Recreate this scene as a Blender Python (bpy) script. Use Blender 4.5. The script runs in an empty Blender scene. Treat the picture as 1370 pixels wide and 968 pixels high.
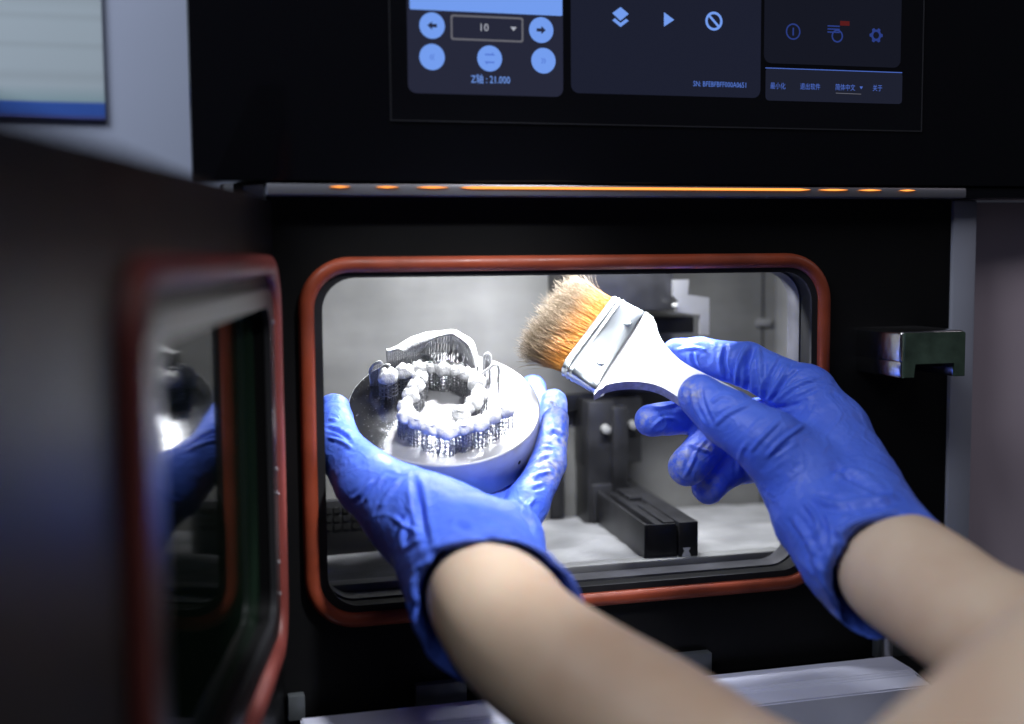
import bpy, bmesh, math, random
import numpy as np
from mathutils import Vector, Matrix

random.seed(7); RNG = np.random.default_rng(7)
SC = bpy.context.scene
COL = SC.collection

# ------------------------------------------------------------------ camera
F, CX, CY = 1650.0, 685.0, 484.0            # calibrated from the machine's own edges
def _n(v): return v / np.linalg.norm(v)
_x = _n(np.array([6055., 194., F]))
_y = np.array([0., 145., F]); _y = _n(_y - np.dot(_y, _x) * _x)
_z = np.cross(_x, _y); _z = _z if _z[1] > 0 else -_z
R = np.array([_x, _y, _z])                   # rows: world axes in (right, up, forward)
def ray(px, py): return R @ np.array([(px - CX) / F, (CY - py) / F, 1.0])
CAM = -ray(594, 545) * 0.61
def P(px, py, d): return CAM + ray(px, py) * d
def onY(px, py, y=0.0):
    r = ray(px, py); return CAM + r * ((y - CAM[1]) / r[1])
def pix(p):
    c = (np.asarray(p) - CAM) @ R
    return CX + F * c[..., 0] / c[..., 2], CY - F * c[..., 1] / c[..., 2], c[..., 2]

cam = bpy.data.cameras.new('camera'); camo = bpy.data.objects.new('camera', cam); COL.objects.link(camo)
M = Matrix(((R[0][0], R[0][1], -R[0][2], CAM[0]), (R[1][0], R[1][1], -R[1][2], CAM[1]),
            (R[2][0], R[2][1], -R[2][2], CAM[2]), (0, 0, 0, 1)))
camo.matrix_world = M
cam.sensor_fit = 'HORIZONTAL'; cam.sensor_width = 36.0; cam.lens = F / 1370 * 36.0
cam.clip_start = 0.02; cam.clip_end = 50
cam.dof.use_dof = True; cam.dof.focus_distance = 0.643; cam.dof.aperture_fstop = 3.3
cam.dof.aperture_blades = 0
SC.camera = camo

# ------------------------------------------------------------------ world and lamps
w = bpy.data.worlds.new('World'); SC.world = w; w.use_nodes = True
bg = w.node_tree.nodes['Background']; bg.inputs[0].default_value = (0.62, 0.68, 0.9, 1); bg.inputs[1].default_value = 0.035

def area(name, loc, target, sx, sy, power, color, spread=180):
    l = bpy.data.lights.new(name, 'AREA'); l.shape = 'RECTANGLE'; l.size = sx; l.size_y = sy
    l.energy = power; l.color = color; l.spread = math.radians(spread)
    o = bpy.data.objects.new(name, l); COL.objects.link(o); o.location = loc
    d = Vector(target) - Vector(loc); z_ = -d.normalized(); x_ = Vector((1, 0, 0)); x_ = (x_ - z_ * x_.dot(z_)).normalized(); y_ = z_.cross(x_)
    o.rotation_euler = Matrix((x_, y_, z_)).transposed().to_euler()
    return o
# the machine's own work light under the chamber ceiling, just behind the door opening
area('chamber_light', (0.085, 0.058, 0.110), (0.085, 0.050, -0.05), 0.16, 0.014, 2.0, (0.93, 0.96, 1.0))
# the photographer's small work lamp, to the right of the camera, aimed at the opening
kl = bpy.data.lights.new('work_lamp', 'SPOT'); kl.energy = 16.0; kl.color = (0.95, 0.97, 1.0); kl.spot_size = math.radians(32); kl.spot_blend = 1.0; kl.shadow_soft_size = 0.022
klo = bpy.data.objects.new('work_lamp', kl); COL.objects.link(klo); klo.location = (0.13, -0.30, 0.42)
klo.rotation_euler = (Vector((-0.010, -0.035, -0.045)) - klo.location).to_track_quat('-Z', 'Y').to_euler()
# dim ceiling lighting of the room
area('room_light', (0.10, -0.75, 1.5), (0.15, -0.25, 0.0), 0.9, 0.9, 3.9, (0.90, 0.94, 1.0))

area('wall_fill_light', (-0.75, -0.45, 0.95), (-0.3, 0.25, 0.1), 0.6, 0.6, 10.0, (0.86, 0.92, 1.0))  # added fill without a known source, brightens the left wall and notice
area('side_panel_fill_light', (1.15, -0.35, 0.75), (0.42, 0.0, -0.05), 0.4, 0.4, 1.1, (1.0, 0.90, 0.95))  # added faint pink fill to lift the right side panel, not a known lamp
SC.cycles.caustics_reflective = False
SC.view_settings.view_transform = 'Standard'; SC.view_settings.look = 'None'
SC.view_settings.exposure = 0.0; SC.view_settings.gamma = 1.0
SC.view_settings.use_curve_mapping = False
SC.render.engine = 'CYCLES'
SC.cycles.use_denoising = True
SC.cycles.max_bounces = 8

# ------------------------------------------------------------------ materials
def mat(name, base, rough=0.5, metal=0.0, spec=0.5, noise=None, bump=None, coat=0.0, sss=0.0, sheen=0.0,
        rnoise=None, emis=None, estr=0.0):
    """noise=(scale, amount[, dark colour]); bump=(scale, strength, distance); rnoise=(scale, lo, hi)"""
    m = bpy.data.materials.new(name); m.use_nodes = True; nt = m.node_tree; b = nt.nodes['Principled BSDF']
    N, L = nt.nodes.new, nt.links.new
    b.inputs['Base Color'].default_value = (*base, 1); b.inputs['Roughness'].default_value = rough
    b.inputs['Metallic'].default_value = metal; b.inputs['Specular IOR Level'].default_value = spec
    b.inputs['Coat Weight'].default_value = coat; b.inputs['Coat Roughness'].default_value = 0.08
    if sss:
        b.inputs['Subsurface Weight'].default_value = sss; b.inputs['Subsurface Radius'].default_value = (1.0, 0.45, 0.25)
        b.inputs['Subsurface Scale'].default_value = 0.004
    if sheen: b.inputs['Sheen Weight'].default_value = sheen
    if emis: b.inputs['Emission Color'].default_value = (*emis, 1); b.inputs['Emission Strength'].default_value = estr
    tc = N('ShaderNodeTexCoord')
    if noise:
        t = N('ShaderNodeTexNoise'); t.inputs['Scale'].default_value = noise[0]; t.inputs['Detail'].default_value = 6
        L(tc.outputs['Object'], t.inputs['Vector'])
        rp = N('ShaderNodeValToRGB'); L(t.outputs['Fac'], rp.inputs[0])
        dk = noise[2] if len(noise) > 2 else tuple(c * (1 - noise[1]) for c in base)
        lt = base if len(noise) > 2 else tuple(min(1, c * (1 + noise[1])) for c in base)
        rp.color_ramp.elements[0].position = 0.32; rp.color_ramp.elements[1].position = 0.68
        rp.color_ramp.elements[0].color = (*dk, 1); rp.color_ramp.elements[1].color = (*lt, 1)
        L(rp.outputs[0], b.inputs['Base Color'])
    if rnoise:
        t = N('ShaderNodeTexNoise'); t.inputs['Scale'].default_value = rnoise[0]; t.inputs['Detail'].default_value = 5
        L(tc.outputs['Object'], t.inputs['Vector'])
        mr = N('ShaderNodeMapRange'); mr.inputs['From Min'].default_value = 0.3; mr.inputs['From Max'].default_value = 0.7
        mr.inputs['To Min'].default_value = rnoise[1]; mr.inputs['To Max'].default_value = rnoise[2]
        L(t.outputs['Fac'], mr.inputs[0]); L(mr.outputs[0], b.inputs['Roughness'])
    if bump:
        t = N('ShaderNodeTexNoise'); t.inputs['Scale'].default_value = bump[0]; t.inputs['Detail'].default_value = 4
        L(tc.outputs['Object'], t.inputs['Vector'])
        bp = N('ShaderNodeBump'); bp.inputs['Strength'].default_value = bump[1]; bp.inputs['Distance'].default_value = bump[2]
        L(t.outputs['Fac'], bp.inputs['Height']); L(bp.outputs[0], b.inputs['Normal'])
    return m
def emit(name, col, s=1.0):
    m = bpy.data.materials.new(name); m.use_nodes = True; nt = m.node_tree; b = nt.nodes['Principled BSDF']
    b.inputs['Base Color'].default_value = (0.004, 0.004, 0.005, 1); b.inputs['Roughness'].default_value = 0.12
    b.inputs['Emission Color'].default_value = (*col, 1); b.inputs['Emission Strength'].default_value = s
    return m
def wall_metal(name, base, rough):
    """ground stainless sheet with powder dust and vertical/horizontal brush marks"""
    m = mat(name, base, rough, 0.2, 0.35)
    nt = m.node_tree; b = nt.nodes['Principled BSDF']; N, L = nt.nodes.new, nt.links.new
    tc = N('ShaderNodeTexCoord')
    mp = N('ShaderNodeMapping'); mp.inputs['Scale'].default_value = (12, 12, 44); L(tc.outputs['Object'], mp.inputs[0])
    t1 = N('ShaderNodeTexNoise'); t1.inputs['Scale'].default_value = 1; t1.inputs['Detail'].default_value = 4; L(mp.outputs[0], t1.inputs[0])
    mp2 = N('ShaderNodeMapping'); mp2.inputs['Scale'].default_value = (22, 22, 10); L(tc.outputs['Object'], mp2.inputs[0])
    t2 = N('ShaderNodeTexNoise'); t2.inputs['Scale'].default_value = 1; t2.inputs['Detail'].default_value = 6; L(mp2.outputs[0], t2.inputs[0])
    t3 = N('ShaderNodeTexNoise'); t3.inputs['Scale'].default_value = 18; t3.inputs['Detail'].default_value = 5; L(tc.outputs['Object'], t3.inputs[0])
    a = N('ShaderNodeMath'); a.operation = 'ADD'; L(t1.outputs[0], a.inputs[0]); L(t2.outputs[0], a.inputs[1])
    a2 = N('ShaderNodeMath'); a2.operation = 'ADD'; L(a.outputs[0], a2.inputs[0]); L(t3.outputs[0], a2.inputs[1])
    mr = N('ShaderNodeMapRange'); mr.inputs['From Min'].default_value = 1.1; mr.inputs['From Max'].default_value = 1.9; L(a2.outputs[0], mr.inputs[0])
    rp = N('ShaderNodeValToRGB'); L(mr.outputs[0], rp.inputs[0])
    rp.color_ramp.elements[0].color = (*[c * 0.66 for c in base], 1); rp.color_ramp.elements[1].color = (*[min(1, c * 1.25) for c in base], 1)
    L(rp.outputs[0], b.inputs['Base Color'])
    bp = N('ShaderNodeBump'); bp.inputs['Strength'].default_value = 0.25; bp.inputs['Distance'].default_value = 0.0004
    L(a.outputs[0], bp.inputs['Height']); L(bp.outputs[0], b.inputs['Normal'])
    return m

BLACK = mat('black_powder_coat', (0.0035, 0.0035, 0.004), 0.5, 0, 0.2, bump=(1400, 0.15, 0.0002), rnoise=(9, 0.42, 0.6))
GLASSBLK = mat('black_gloss_glass', (0.004, 0.004, 0.006), 0.06, 0, 0.5, rnoise=(6, 0.04, 0.12))
DOORBLK = mat('black_satin_door', (0.004, 0.004, 0.0045), 0.42, 0, 0.12, rnoise=(7, 0.34, 0.5))
GASKET = mat('red_silicone', (0.255, 0.046, 0.019), 0.46, 0, 0.4, noise=(34, 0.30), bump=(500, 0.2, 0.0005), rnoise=(60, 0.34, 0.62))
GASKET_D = mat('dusty_red_silicone', (0.20, 0.042, 0.034), 0.5, 0, 0.4, noise=(30, 0.18), bump=(500, 0.12, 0.0004))
RUBBER = mat('black_rubber', (0.012, 0.012, 0.014), 0.6, 0, 0.3, noise=(60, 0.3))
STEEL = wall_metal('ground_stainless', (0.15, 0.1485, 0.144), 0.7)
STEELD = wall_metal('dull_stainless', (0.2, 0.2, 0.2), 0.55)
ALU = mat('grey_aluminium', (0.45, 0.45, 0.47), 0.42, 0.9, noise=(40, 0.12), bump=(900, 0.1, 0.0002))
LEDGE = mat('satin_silver_trim', (0.30, 0.30, 0.34), 0.35, 0.6, noise=(25, 0.1))
RAILM = mat('lavender_grey_paint', (0.60, 0.61, 0.74), 0.45, 0, 0.4, noise=(14, 0.10), bump=(600, 0.08, 0.0003))
ANOD = mat('black_anodised', (0.014, 0.014, 0.016), 0.38, 0.2, 0.5, noise=(80, 0.35), bump=(900, 0.15, 0.0002))
BOLT = mat('bright_bolt_steel', (0.6, 0.6, 0.58), 0.35, 0.7)

# ------------------------------------------------------------------ mesh helpers
def link(o, parent=None):
    COL.objects.link(o)
    if parent is not None: o.parent = parent
    return o
def empty(name, label, cat, mw=None, group=None):
    o = bpy.data.objects.new(name, None); o.empty_display_size = 0.02
    if mw is not None: o.matrix_world = mw
    link(o); o['label'] = label; o['category'] = cat
    if group: o['group'] = group
    return o
def mesh(name, V, Fc, m, parent=None, smooth=False, label=None):
    me = bpy.data.meshes.new(name); me.from_pydata([tuple(map(float, v)) for v in V], [], [tuple(map(int, f)) for f in Fc]); me.update()
    return fin(name, me, m, parent, smooth, label)
def fin(name, me, m, parent=None, smooth=False, label=None):
    if m is not None: me.materials.append(m)
    if smooth:
        me.polygons.foreach_set('use_smooth', [True] * len(me.polygons))
    o = bpy.data.objects.new(name, me); link(o, parent)
    if label: o['label'] = label
    return o
def from_bm(name, bm, m, parent=None, smooth=False, label=None):
    bmesh.ops.recalc_face_normals(bm, faces=bm.faces[:])
    me = bpy.data.meshes.new(name); bm.to_mesh(me); bm.free()
    return fin(name, me, m, parent, smooth, label)
def autosmooth(o, ang=40):
    me = o.data; me.polygons.foreach_set('use_smooth', [True] * len(me.polygons))
    me.set_sharp_from_angle(angle=math.radians(ang))
    return o
def add_box(bm, x0, x1, y0, y1, z0, z1, bev=0.0, mw=None, seg=2):
    r = bmesh.ops.create_cube(bm, size=1.0)
    vs = r['verts']
    for v in vs:
        v.co = Vector(((x0 + x1) / 2 + v.co.x * (x1 - x0), (y0 + y1) / 2 + v.co.y * (y1 - y0), (z0 + z1) / 2 + v.co.z * (z1 - z0)))
    if bev > 0:
        es = list({e for v in vs for e in v.link_edges})
        rr = bmesh.ops.bevel(bm, geom=es, offset=bev, segments=seg, affect='EDGES', profile=0.5)
        vs = list({v for f in rr['faces'] for v in f.verts} | {v for v in vs if v.is_valid})
    if mw is not None:
        for v in vs: v.co = mw @ v.co
    return vs
def box(name, x0, x1, y0, y1, z0, z1, m, parent=None, bev=0.0008, mw=None, label=None):
    bm = bmesh.new(); add_box(bm, x0, x1, y0, y1, z0, z1, bev, mw)
    o = from_bm(name, bm, m, parent, label=label); return autosmooth(o)
def rr(x0, x1, z0, z1, r, n=10):
    pts = []
    for cx, cz, a0 in ((x1 - r, z1 - r, 0), (x0 + r, z1 - r, 90), (x0 + r, z0 + r, 180), (x1 - r, z0 + r, 270)):
        for i in range(n + 1):
            a = math.radians(a0 + 90 * i / n); pts.append((cx + r * math.cos(a), cz + r * math.sin(a)))
    return pts
def prism(name, pts, y0, y1, m, parent=None, mw=None, label=None, bev=0.0):
    """outline in XZ extruded from y0 to y1"""
    bm = bmesh.new()
    a = [bm.verts.new((x, y0, z)) for x, z in pts]; b = [bm.verts.new((x, y1, z)) for x, z in pts]
    k = len(pts)
    f0 = bm.faces.new(a); f1 = bm.faces.new(b[::-1])
    for i in range(k): bm.faces.new((a[i], b[i], b[(i + 1) % k], a[(i + 1) % k]))
    if bev > 0:
        bm.edges.ensure_lookup_table()
        es = list(set(f0.edges) | set(f1.edges))
        bmesh.ops.bevel(bm, geom=es, offset=bev, segments=2, affect='EDGES')
    if mw is not None:
        for v in bm.verts: v.co = mw @ v.co
    return autosmooth(from_bm(name, bm, m, parent, label=label))
def plate_with_hole(name, outer, inner, y0, y1, m, parent=None, label=None):
    bm = bmesh.new()
    def ring(pts, y): return [bm.verts.new((x, y, z)) for x, z in pts]
    o0, i0, o1, i1 = ring(outer, y0), ring(inner, y0), ring(outer, y1), ring(inner, y1)
    def edges(r): return [bm.edges.new((r[i], r[(i + 1) % len(r)])) for i in range(len(r))]
    for o_, i_ in ((o0, i0), (o1, i1)):
        bmesh.ops.triangle_fill(bm, edges=edges(o_) + edges(i_), use_beauty=True)
    for p, q in ((o0, o1), (i0, i1)):
        for i in range(len(p)):
            j = (i + 1) % len(p); bm.faces.new((p[i], p[j], q[j], q[i]))
    return autosmooth(from_bm(name, bm, m, parent, label=label))
def bead(name, path, wid, hgt, m, parent=None, y=0.0, mw=None, k=8, label=None, wob=0.0):
    """rounded bead (seal) swept along a closed XZ path, bulging towards -Y"""
    n = len(path); V = []; Fc = []
    for i in range(n):
        p0, p1 = Vector(path[i - 1]), Vector(path[(i + 1) % n]); t = (p1 - p0).normalized(); nn = Vector((t.y, -t.x))
        for j in range(k + 1):
            a = math.pi * j / k
            ws = 1 + wob * math.sin(i * 1.7)
            o = nn * (math.cos(a) * wid / 2 * ws)
            yy = y - (abs(math.sin(a)) ** 0.7) * hgt
            V.append(Vector((path[i][0] + o.x, yy, path[i][1] + o.y)))
    for i in range(n):
        for j in range(k):
            a = i * (k + 1) + j; b = ((i + 1) % n) * (k + 1) + j
            Fc.append((a, b, b + 1, a + 1))
    if mw is not None: V = [mw @ v for v in V]
    bm = bmesh.new(); vs = [bm.verts.new(v) for v in V]
    for f in Fc: bm.faces.new([vs[i] for i in f])
    return from_bm(name, bm, m, parent, True, label)
def resample(pts, closed, step):
    out = []; n = len(pts)
    for i in range(n if closed else n - 1):
        a, b = Vector(pts[i]), Vector(pts[(i + 1) % n]); l = (b - a).length
        kk = max(1, int(l / step))
        for j in range(kk): out.append(tuple(a.lerp(b, j / kk)))
    return out
def cyl(bm, a, b, r0, r1=None, n=10, cap=True):
    a, b = Vector(a), Vector(b); r1 = r0 if r1 is None else r1
    d = (b - a).normalized(); u = d.orthogonal().normalized(); v = d.cross(u)
    A = [bm.verts.new(a + (u * math.cos(2 * math.pi * i / n) + v * math.sin(2 * math.pi * i / n)) * r0) for i in range(n)]
    B = [bm.verts.new(b + (u * math.cos(2 * math.pi * i / n) + v * math.sin(2 * math.pi * i / n)) * r1) for i in range(n)]
    for i in range(n): bm.faces.new((A[i], A[(i + 1) % n], B[(i + 1) % n], B[i]))
    if cap: bm.faces.new(A[::-1]); bm.faces.new(B)
def text_mesh(name, s, size, loc, m, parent=None, rot=(math.pi / 2, 0, 0), align='LEFT', sx=1.0):
    c = bpy.data.curves.new(name, 'FONT'); c.body = s; c.size = size; c.align_x = align; c.align_y = 'CENTER'; c.resolution_u = 2
    t = bpy.data.objects.new(name + '_tmp', c); COL.objects.link(t)
    bpy.context.view_layer.update()
    dg = bpy.context.evaluated_depsgraph_get()
    me = bpy.data.meshes.new_from_object(t.evaluated_get(dg)); bpy.data.objects.remove(t); bpy.data.curves.remove(c)
    me.name = name
    me.transform(Matrix.Translation(Vector(loc)) @ Matrix.Rotation(rot[0], 4, 'X') @ Matrix.Diagonal((sx, 1, 1, 1)))
    me.materials.clear()
    return fin(name, me, m, parent)

# ================================================================== the room behind
WALL = mat('pale_lavender_wall', (0.48, 0.53, 0.70), 0.6, noise=(3, 0.05))
def structure(o): o['kind'] = 'structure'; return o
# pale wall seen past the machine's left side
structure(box('wall', -0.55, 0.05, 0.252, 0.30, -0.5, 0.6, WALL, bev=0.002))
PAPER = bpy.data.materials.new('printed_notice'); PAPER.use_nodes = True
nt = PAPER.node_tree; b = nt.nodes['Principled BSDF']; b.inputs['Roughness'].default_value = 0.6
tc = nt.nodes.new('ShaderNodeTexCoord'); sp = nt.nodes.new('ShaderNodeSeparateXYZ'); nt.links.new(tc.outputs['Generated'], sp.inputs[0])
rp = nt.nodes.new('ShaderNodeValToRGB'); cr = rp.color_ramp; cr.interpolation = 'LINEAR'
nt.links.new(sp.outputs['Z'], rp.inputs[0])
W_ = (0.60, 0.69, 0.76, 1); G_ = (0.54, 0.62, 0.68, 1); B_ = (0.03, 0.12, 0.55, 1)
cr.elements[0].position = 0.0; cr.elements[0].color = (0.06, 0.06, 0.25, 1)
cr.elements[1].position = 1.0; cr.elements[1].color = W_
for p_, c_ in ((0.04, B_), (0.11, B_), (0.13, (0.40, 0.56, 0.62, 1)), (0.24, W_), (0.30, G_), (0.36, W_), (0.48, W_), (0.52, G_), (0.55, W_), (0.68, W_), (0.72, G_), (0.76, W_), (0.86, G_), (0.90, W_)):
    e_ = cr.elements.new(p_); e_.color = c_
nt.links.new(rp.outputs[0], b.inputs['Base Color'])
a_ = onY(141, 160, 0.248); c_ = onY(-90, -40, 0.248)
o = box('notice', c_[0], a_[0], 0.2475, 0.2515, a_[2], c_[2], PAPER, bev=0.0)
o['label'] = 'blurred printed notice with blue stripe along its bottom on the pale wall'; o['category'] = 'notice'

# ================================================================== the printer
PR = empty('metal_printer', 'black machine with open chamber door, touch screen and red window seal', '3d printer',
           Matrix.Translation((0.07, 0.1, -0.25)))
bpy.context.view_layer.update()
PINV = PR.matrix_world.inverted()
def keep(o):                                  # parts are modelled in world space, so cancel the parent transform
    o.matrix_parent_inverse = PINV if o.parent is PR or o.parent == PR else Matrix(); return o
WX0, WX1, WZ0, WZ1 = -0.0600, 0.2010, -0.0965, 0.0655     # clear opening
# front panel with the opening
keep(plate_with_hole('front_panel', [(-0.084, -0.149), (0.2855, -0.149), (0.2855, 0.1035), (-0.084, 0.1035)],
                     rr(WX0 - 0.0005, WX1 + 0.0005, WZ0 - 0.0005, WZ1 + 0.0005, 0.0165)[::-1], 0.0, 0.012, BLACK, PR))
# black inner lip with chamfer around the opening
keep(plate_with_hole('window_lip', rr(WX0 - 0.0035, WX1 + 0.0035, WZ0 - 0.0035, WZ1 + 0.0035, 0.018),
                     rr(WX0 + 0.0008, WX1 - 0.0008, WZ0 + 0.0008, WZ1 - 0.0008, 0.016), -0.0022, 0.0, RUBBER, PR))
# steel reveal of the opening
keep(plate_with_hole('opening_reveal', rr(WX0 - 0.004, WX1 + 0.006, WZ0 - 0.004, WZ1 + 0.004, 0.020),
                     rr(WX0 + 0.0004, WX1 - 0.0004, WZ0 + 0.0004, WZ1 - 0.0004, 0.016), 0.0125, 0.026, mat('dark_worn_reveal', (0.075, 0.075, 0.085), 0.4, 0.4, noise=(60, 0.35)), PR))
seal = resample(rr(-0.0667, 0.2073, -0.1027, 0.0708, 0.0215, 12), True, 0.004)
keep(bead('window_seal', seal, 0.0078, 0.0050, GASKET, PR, y=-0.0003, label='orange-red silicone seal around the chamber window'))
# chamber
CB, CFZ = 0.158, -0.094
keep(box('back_wall', -0.0925, 0.30, CB, CB + 0.006, CFZ - 0.02, 0.138, STEEL, PR, bev=0.0))
keep(box('side_wall', -0.0975, -0.0925, 0.027, CB, CFZ - 0.02, 0.138, STEELD, PR, bev=0.0))
keep(box('side_wall', 0.262, 0.268, 0.027, CB, CFZ - 0.02, 0.138, STEELD, PR, bev=0.0))
keep(box('chamber_ceiling', -0.0925, 0.262, 0.0265, CB, 0.132, 0.138, STEELD, PR, bev=0.0))
keep(box('chamber_floor', -0.0925, 0.262, 0.0265, CB, CFZ - 0.012, CFZ - 0.004, STEELD, PR, bev=0.0))
keep(box('front_sill', -0.058, 0.199, 0.0262, 0.036, CFZ - 0.0035, CFZ + 0.0018, STEELD, PR, bev=0.001))
# housing around the chamber
keep(box('housing', -0.098, 0.2855, 0.165, 0.20, -0.149, 0.35, BLACK, PR, bev=0.001))
keep(box('housing', -0.084, -0.0785, 0.0125, 0.165, -0.149, 0.1035, BLACK, PR, bev=0.0))

# upper glossy panel with trim
UY = -0.014
keep(box('upper_panel', -0.1175, 0.40, UY, 0.024, 0.1095, 0.42, GLASSBLK, PR, bev=0.0015))
keep(box('trim_ledge', -0.0845, 0.2862, UY + 0.0012, 0.010, 0.1033, 0.1090, LEDGE, PR, bev=0.0012))
LEDM = emit('amber_light', (1.0, 0.32, 0.055), 1.9)
for x0, x1 in ((441, 469), (503, 534), (558, 601), (616, 1086), (1097, 1136), (1150, 1181), (1205, 1226)):
    ya = lambda x: 247.4 + (x - 440) * 0.0095
    a = onY(x0, ya(x0), UY - 0.0002); c = onY(x1, ya(x1), UY - 0.0002)
    z = 0.1073; hw = 0.00055 if x1 - x0 > 100 else 0.00042
    L_ = c[0] - a[0]; tp = min(0.006, L_ * 0.45)
    pts = [(a[0], z), (a[0] + tp, z - hw), (c[0] - tp, z - hw), (c[0], z), (c[0] - tp, z + hw), (a[0] + tp, z + hw)]
    keep(prism('status_light', pts, UY + 0.0004, UY + 0.003, LEDM, PR))
keep(box('overhang_edge', 0.2865, 0.40, UY + 0.002, 0.02, 0.1035, 0.1092, GLASSBLK, PR, bev=0.001))

# side frame and side panel on the right
SIDE = mat('lilac_side_panel', (0.66, 0.55, 0.62), 0.38, 0.35, 0.5, noise=(5, 0.12), rnoise=(5, 0.3, 0.5))
FRAME = mat('light_grey_frame', (0.30, 0.31, 0.38), 0.45, 0.1, 0.5, noise=(12, 0.06))
keep(box('side_frame', 0.2860, 0.3010, -0.002, 0.16, -0.40, 0.1030, FRAME, PR, bev=0.0015))
keep(box('side_panel', 0.3015, 0.48, 0.020, 0.16, -0.40, 0.1028, SIDE, PR, bev=0.001))

# ---- touch screen
SY = UY - 0.0006
SCRM = mat('screen_glass', (0.005, 0.005, 0.007), 0.07, 0, 0.5)
s0 = onY(524, 152, SY); s1 = onY(1232, 166, SY)
scr = keep(box('screen', s0[0], s1[0], SY, UY + 0.0002, 0.1385, 0.212, SCRM, PR, bev=0.0))
keep(plate_with_hole('screen_bezel', [(s0[0] - .0006, .1379), (s1[0] + .0006, .1379), (s1[0] + .0006, .2126), (s0[0] - .0006, .2126)],
                     [(s0[0], .1385), (s0[0], .2120), (s1[0], .2120), (s1[0], .1385)], SY - .0003, UY - 0.0001, mat('bezel_trim', (0.03, 0.03, 0.035), 0.3), PR))
def spx(px, py): p = onY(px, py, SY); return p[0], p[2]
lay = [0]
def flat(name, pts, m, d=1):
    o = prism(name, pts, SY - 0.00005 - 0.00006 * d, SY - 0.00003 - 0.00006 * (d - 1), m, scr); return keep(o)
CARD = emit('screen_card', (0.017, 0.019, 0.038), 1.0)
CARD2 = emit('screen_card_dim', (0.010, 0.012, 0.026), 1.0)
CARD3 = emit('screen_card_dark', (0.006, 0.007, 0.014), 1.0)
BAR = emit('screen_bar', (0.011, 0.013, 0.026), 1.0)
LBLUE = emit('screen_light_blue', (0.20, 0.39, 1.0), 0.85)
MBLUE = emit('screen_mid_blue', (0.12, 0.25, 0.85), 0.75)
DBLUE = emit('screen_deep_blue', (0.03, 0.06, 0.30), 0.7)
TBLUE = emit('screen_text_blue', (0.10, 0.20, 0.75), 0.7)
GREY = emit('screen_grey', (0.16, 0.16, 0.19), 0.8)
DARK = emit('screen_dark', (0.018, 0.022, 0.05), 1.0)
WHITE = emit('screen_white', (0.45, 0.47, 0.55), 0.9)
REDM = emit('screen_red', (0.30, 0.03, 0.03), 0.3)
def card(name, x0, y0, x1, y1, m, d=1, r=0.004):
    a = spx(x0, y1); c = spx(x1, (y0 + y1) / 2); t = spx(x0, y0)
    flat(name, rr(a[0], c[0], a[1], t[1], r, 5), m, d)
card('screen_tile', 546, -60, 753, 124, CARD)
card('screen_tile', 764, -60, 1018, 124, CARD2)
card('screen_tile', 1022, -60, 1206, 84, CARD3)
card('screen_tile', 1024, 90, 1207, 134, BAR, r=0.002)
card('preview_window', 548, -60, 752, 12, LBLUE, 2, 0.0008)
c0 = spx(1024, 90); c1 = spx(1207, 94)
flat('divider_line', [(c0[0], c0[1] - .0004), (c1[0], c0[1] - .0004), (c1[0], c0[1]), (c0[0], c0[1])], TBLUE, 2)
def disc(px, py, r, n=28, a0=0):
    c = spx(px, py); return [(c[0] + r * math.cos(2 * math.pi * i / n + a0), c[1] + r * math.sin(2 * math.pi * i / n + a0)) for i in range(n)]
def ring(name, px, py, r0, r1, m, d=2, n=32):
    o = plate_with_hole(name, disc(px, py, r1, n), disc(px, py, r0, n), SY - 0.00005 - 0.00006 * d, SY - 0.00003 - 0.00006 * (d - 1), m, scr)
    keep(o)
U = 0.000385  # metres per pixel there
def poly(name, px, py, pts, m, d=3):
    c = spx(px, py); flat(name, [(c[0] + x * U, c[1] - y * U) for x, y in pts], m, d)
def txt(s, px, py, hpx, m, align='LEFT', sx=1.0):
    c = spx(px, py); o = text_mesh('lettering', s, hpx * U, (c[0], SY - 0.0003, c[1]), m, scr, align=align, sx=sx); keep(o)
for (bx, by) in ((578, 34), (724, 40), (578, 76), (655, 78), (727, 81)):
    flat('round_button', disc(bx, by, 15.8 * U), LBLUE, 2)
poly('arrow_icon', 578, 34, [(-6, 0), (0, -5), (0, -2), (6, -2), (6, 2), (0, 2), (0, 5)], DARK)
poly('arrow_icon', 724, 40, [(6, 0), (0, 5), (0, 2), (-6, 2), (-6, -2), (0, -2), (0, -5)], DARK)
txt('«', 578, 75, 15, MBLUE, 'CENTER'); txt('»', 727, 80, 15, MBLUE, 'CENTER')
for yy in (74, 82):
    poly('arrow_icon', 655, yy, [(-6, -2), (3, -2), (3, -4), (7, 0), (-6, 0)] if yy == 74 else [(6, 2), (-3, 2), (-3, 4), (-7, 0), (6, 0)], MBLUE)
a = spx(603, 53); c = spx(700, 22); t = spx(603, 19)
o = plate_with_hole('drop_down_box', rr(a[0], c[0], a[1], t[1], 0.0012, 4), rr(a[0] + .0009, c[0] - .0009, a[1] + .0009, t[1] - .0009, 0.0008, 4), SY - .0002, SY - .00008, GREY, scr)
keep(o)
txt('10', 647, 37, 13, WHITE, 'CENTER'); poly('arrow_icon', 687, 38, [(-4, -2), (4, -2), (0, 3)], WHITE)
txt('Z轴 : 21.000', 630, 106, 12.5, LBLUE, sx=0.78)
poly('layers_icon', 830, 20, [(0, -10), (11, -2), (0, 7), (-11, -2)], LBLUE); poly('layers_icon', 830, 24, [(-11, 3), (0, 11), (11, 3), (7.5, 0.5), (0, 6), (-7.5, 0.5)], LBLUE)
poly('play_icon', 894, 26, [(-6, -9), (8, 0), (-6, 9)], LBLUE)
ring('stop_icon', 955, 28, 8.8 * U, 12 * U, LBLUE); poly('stop_icon', 955, 28, [(-8.4, -6.2), (-6.2, -8.4), (8.4, 6.2), (6.2, 8.4)], LBLUE)
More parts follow.
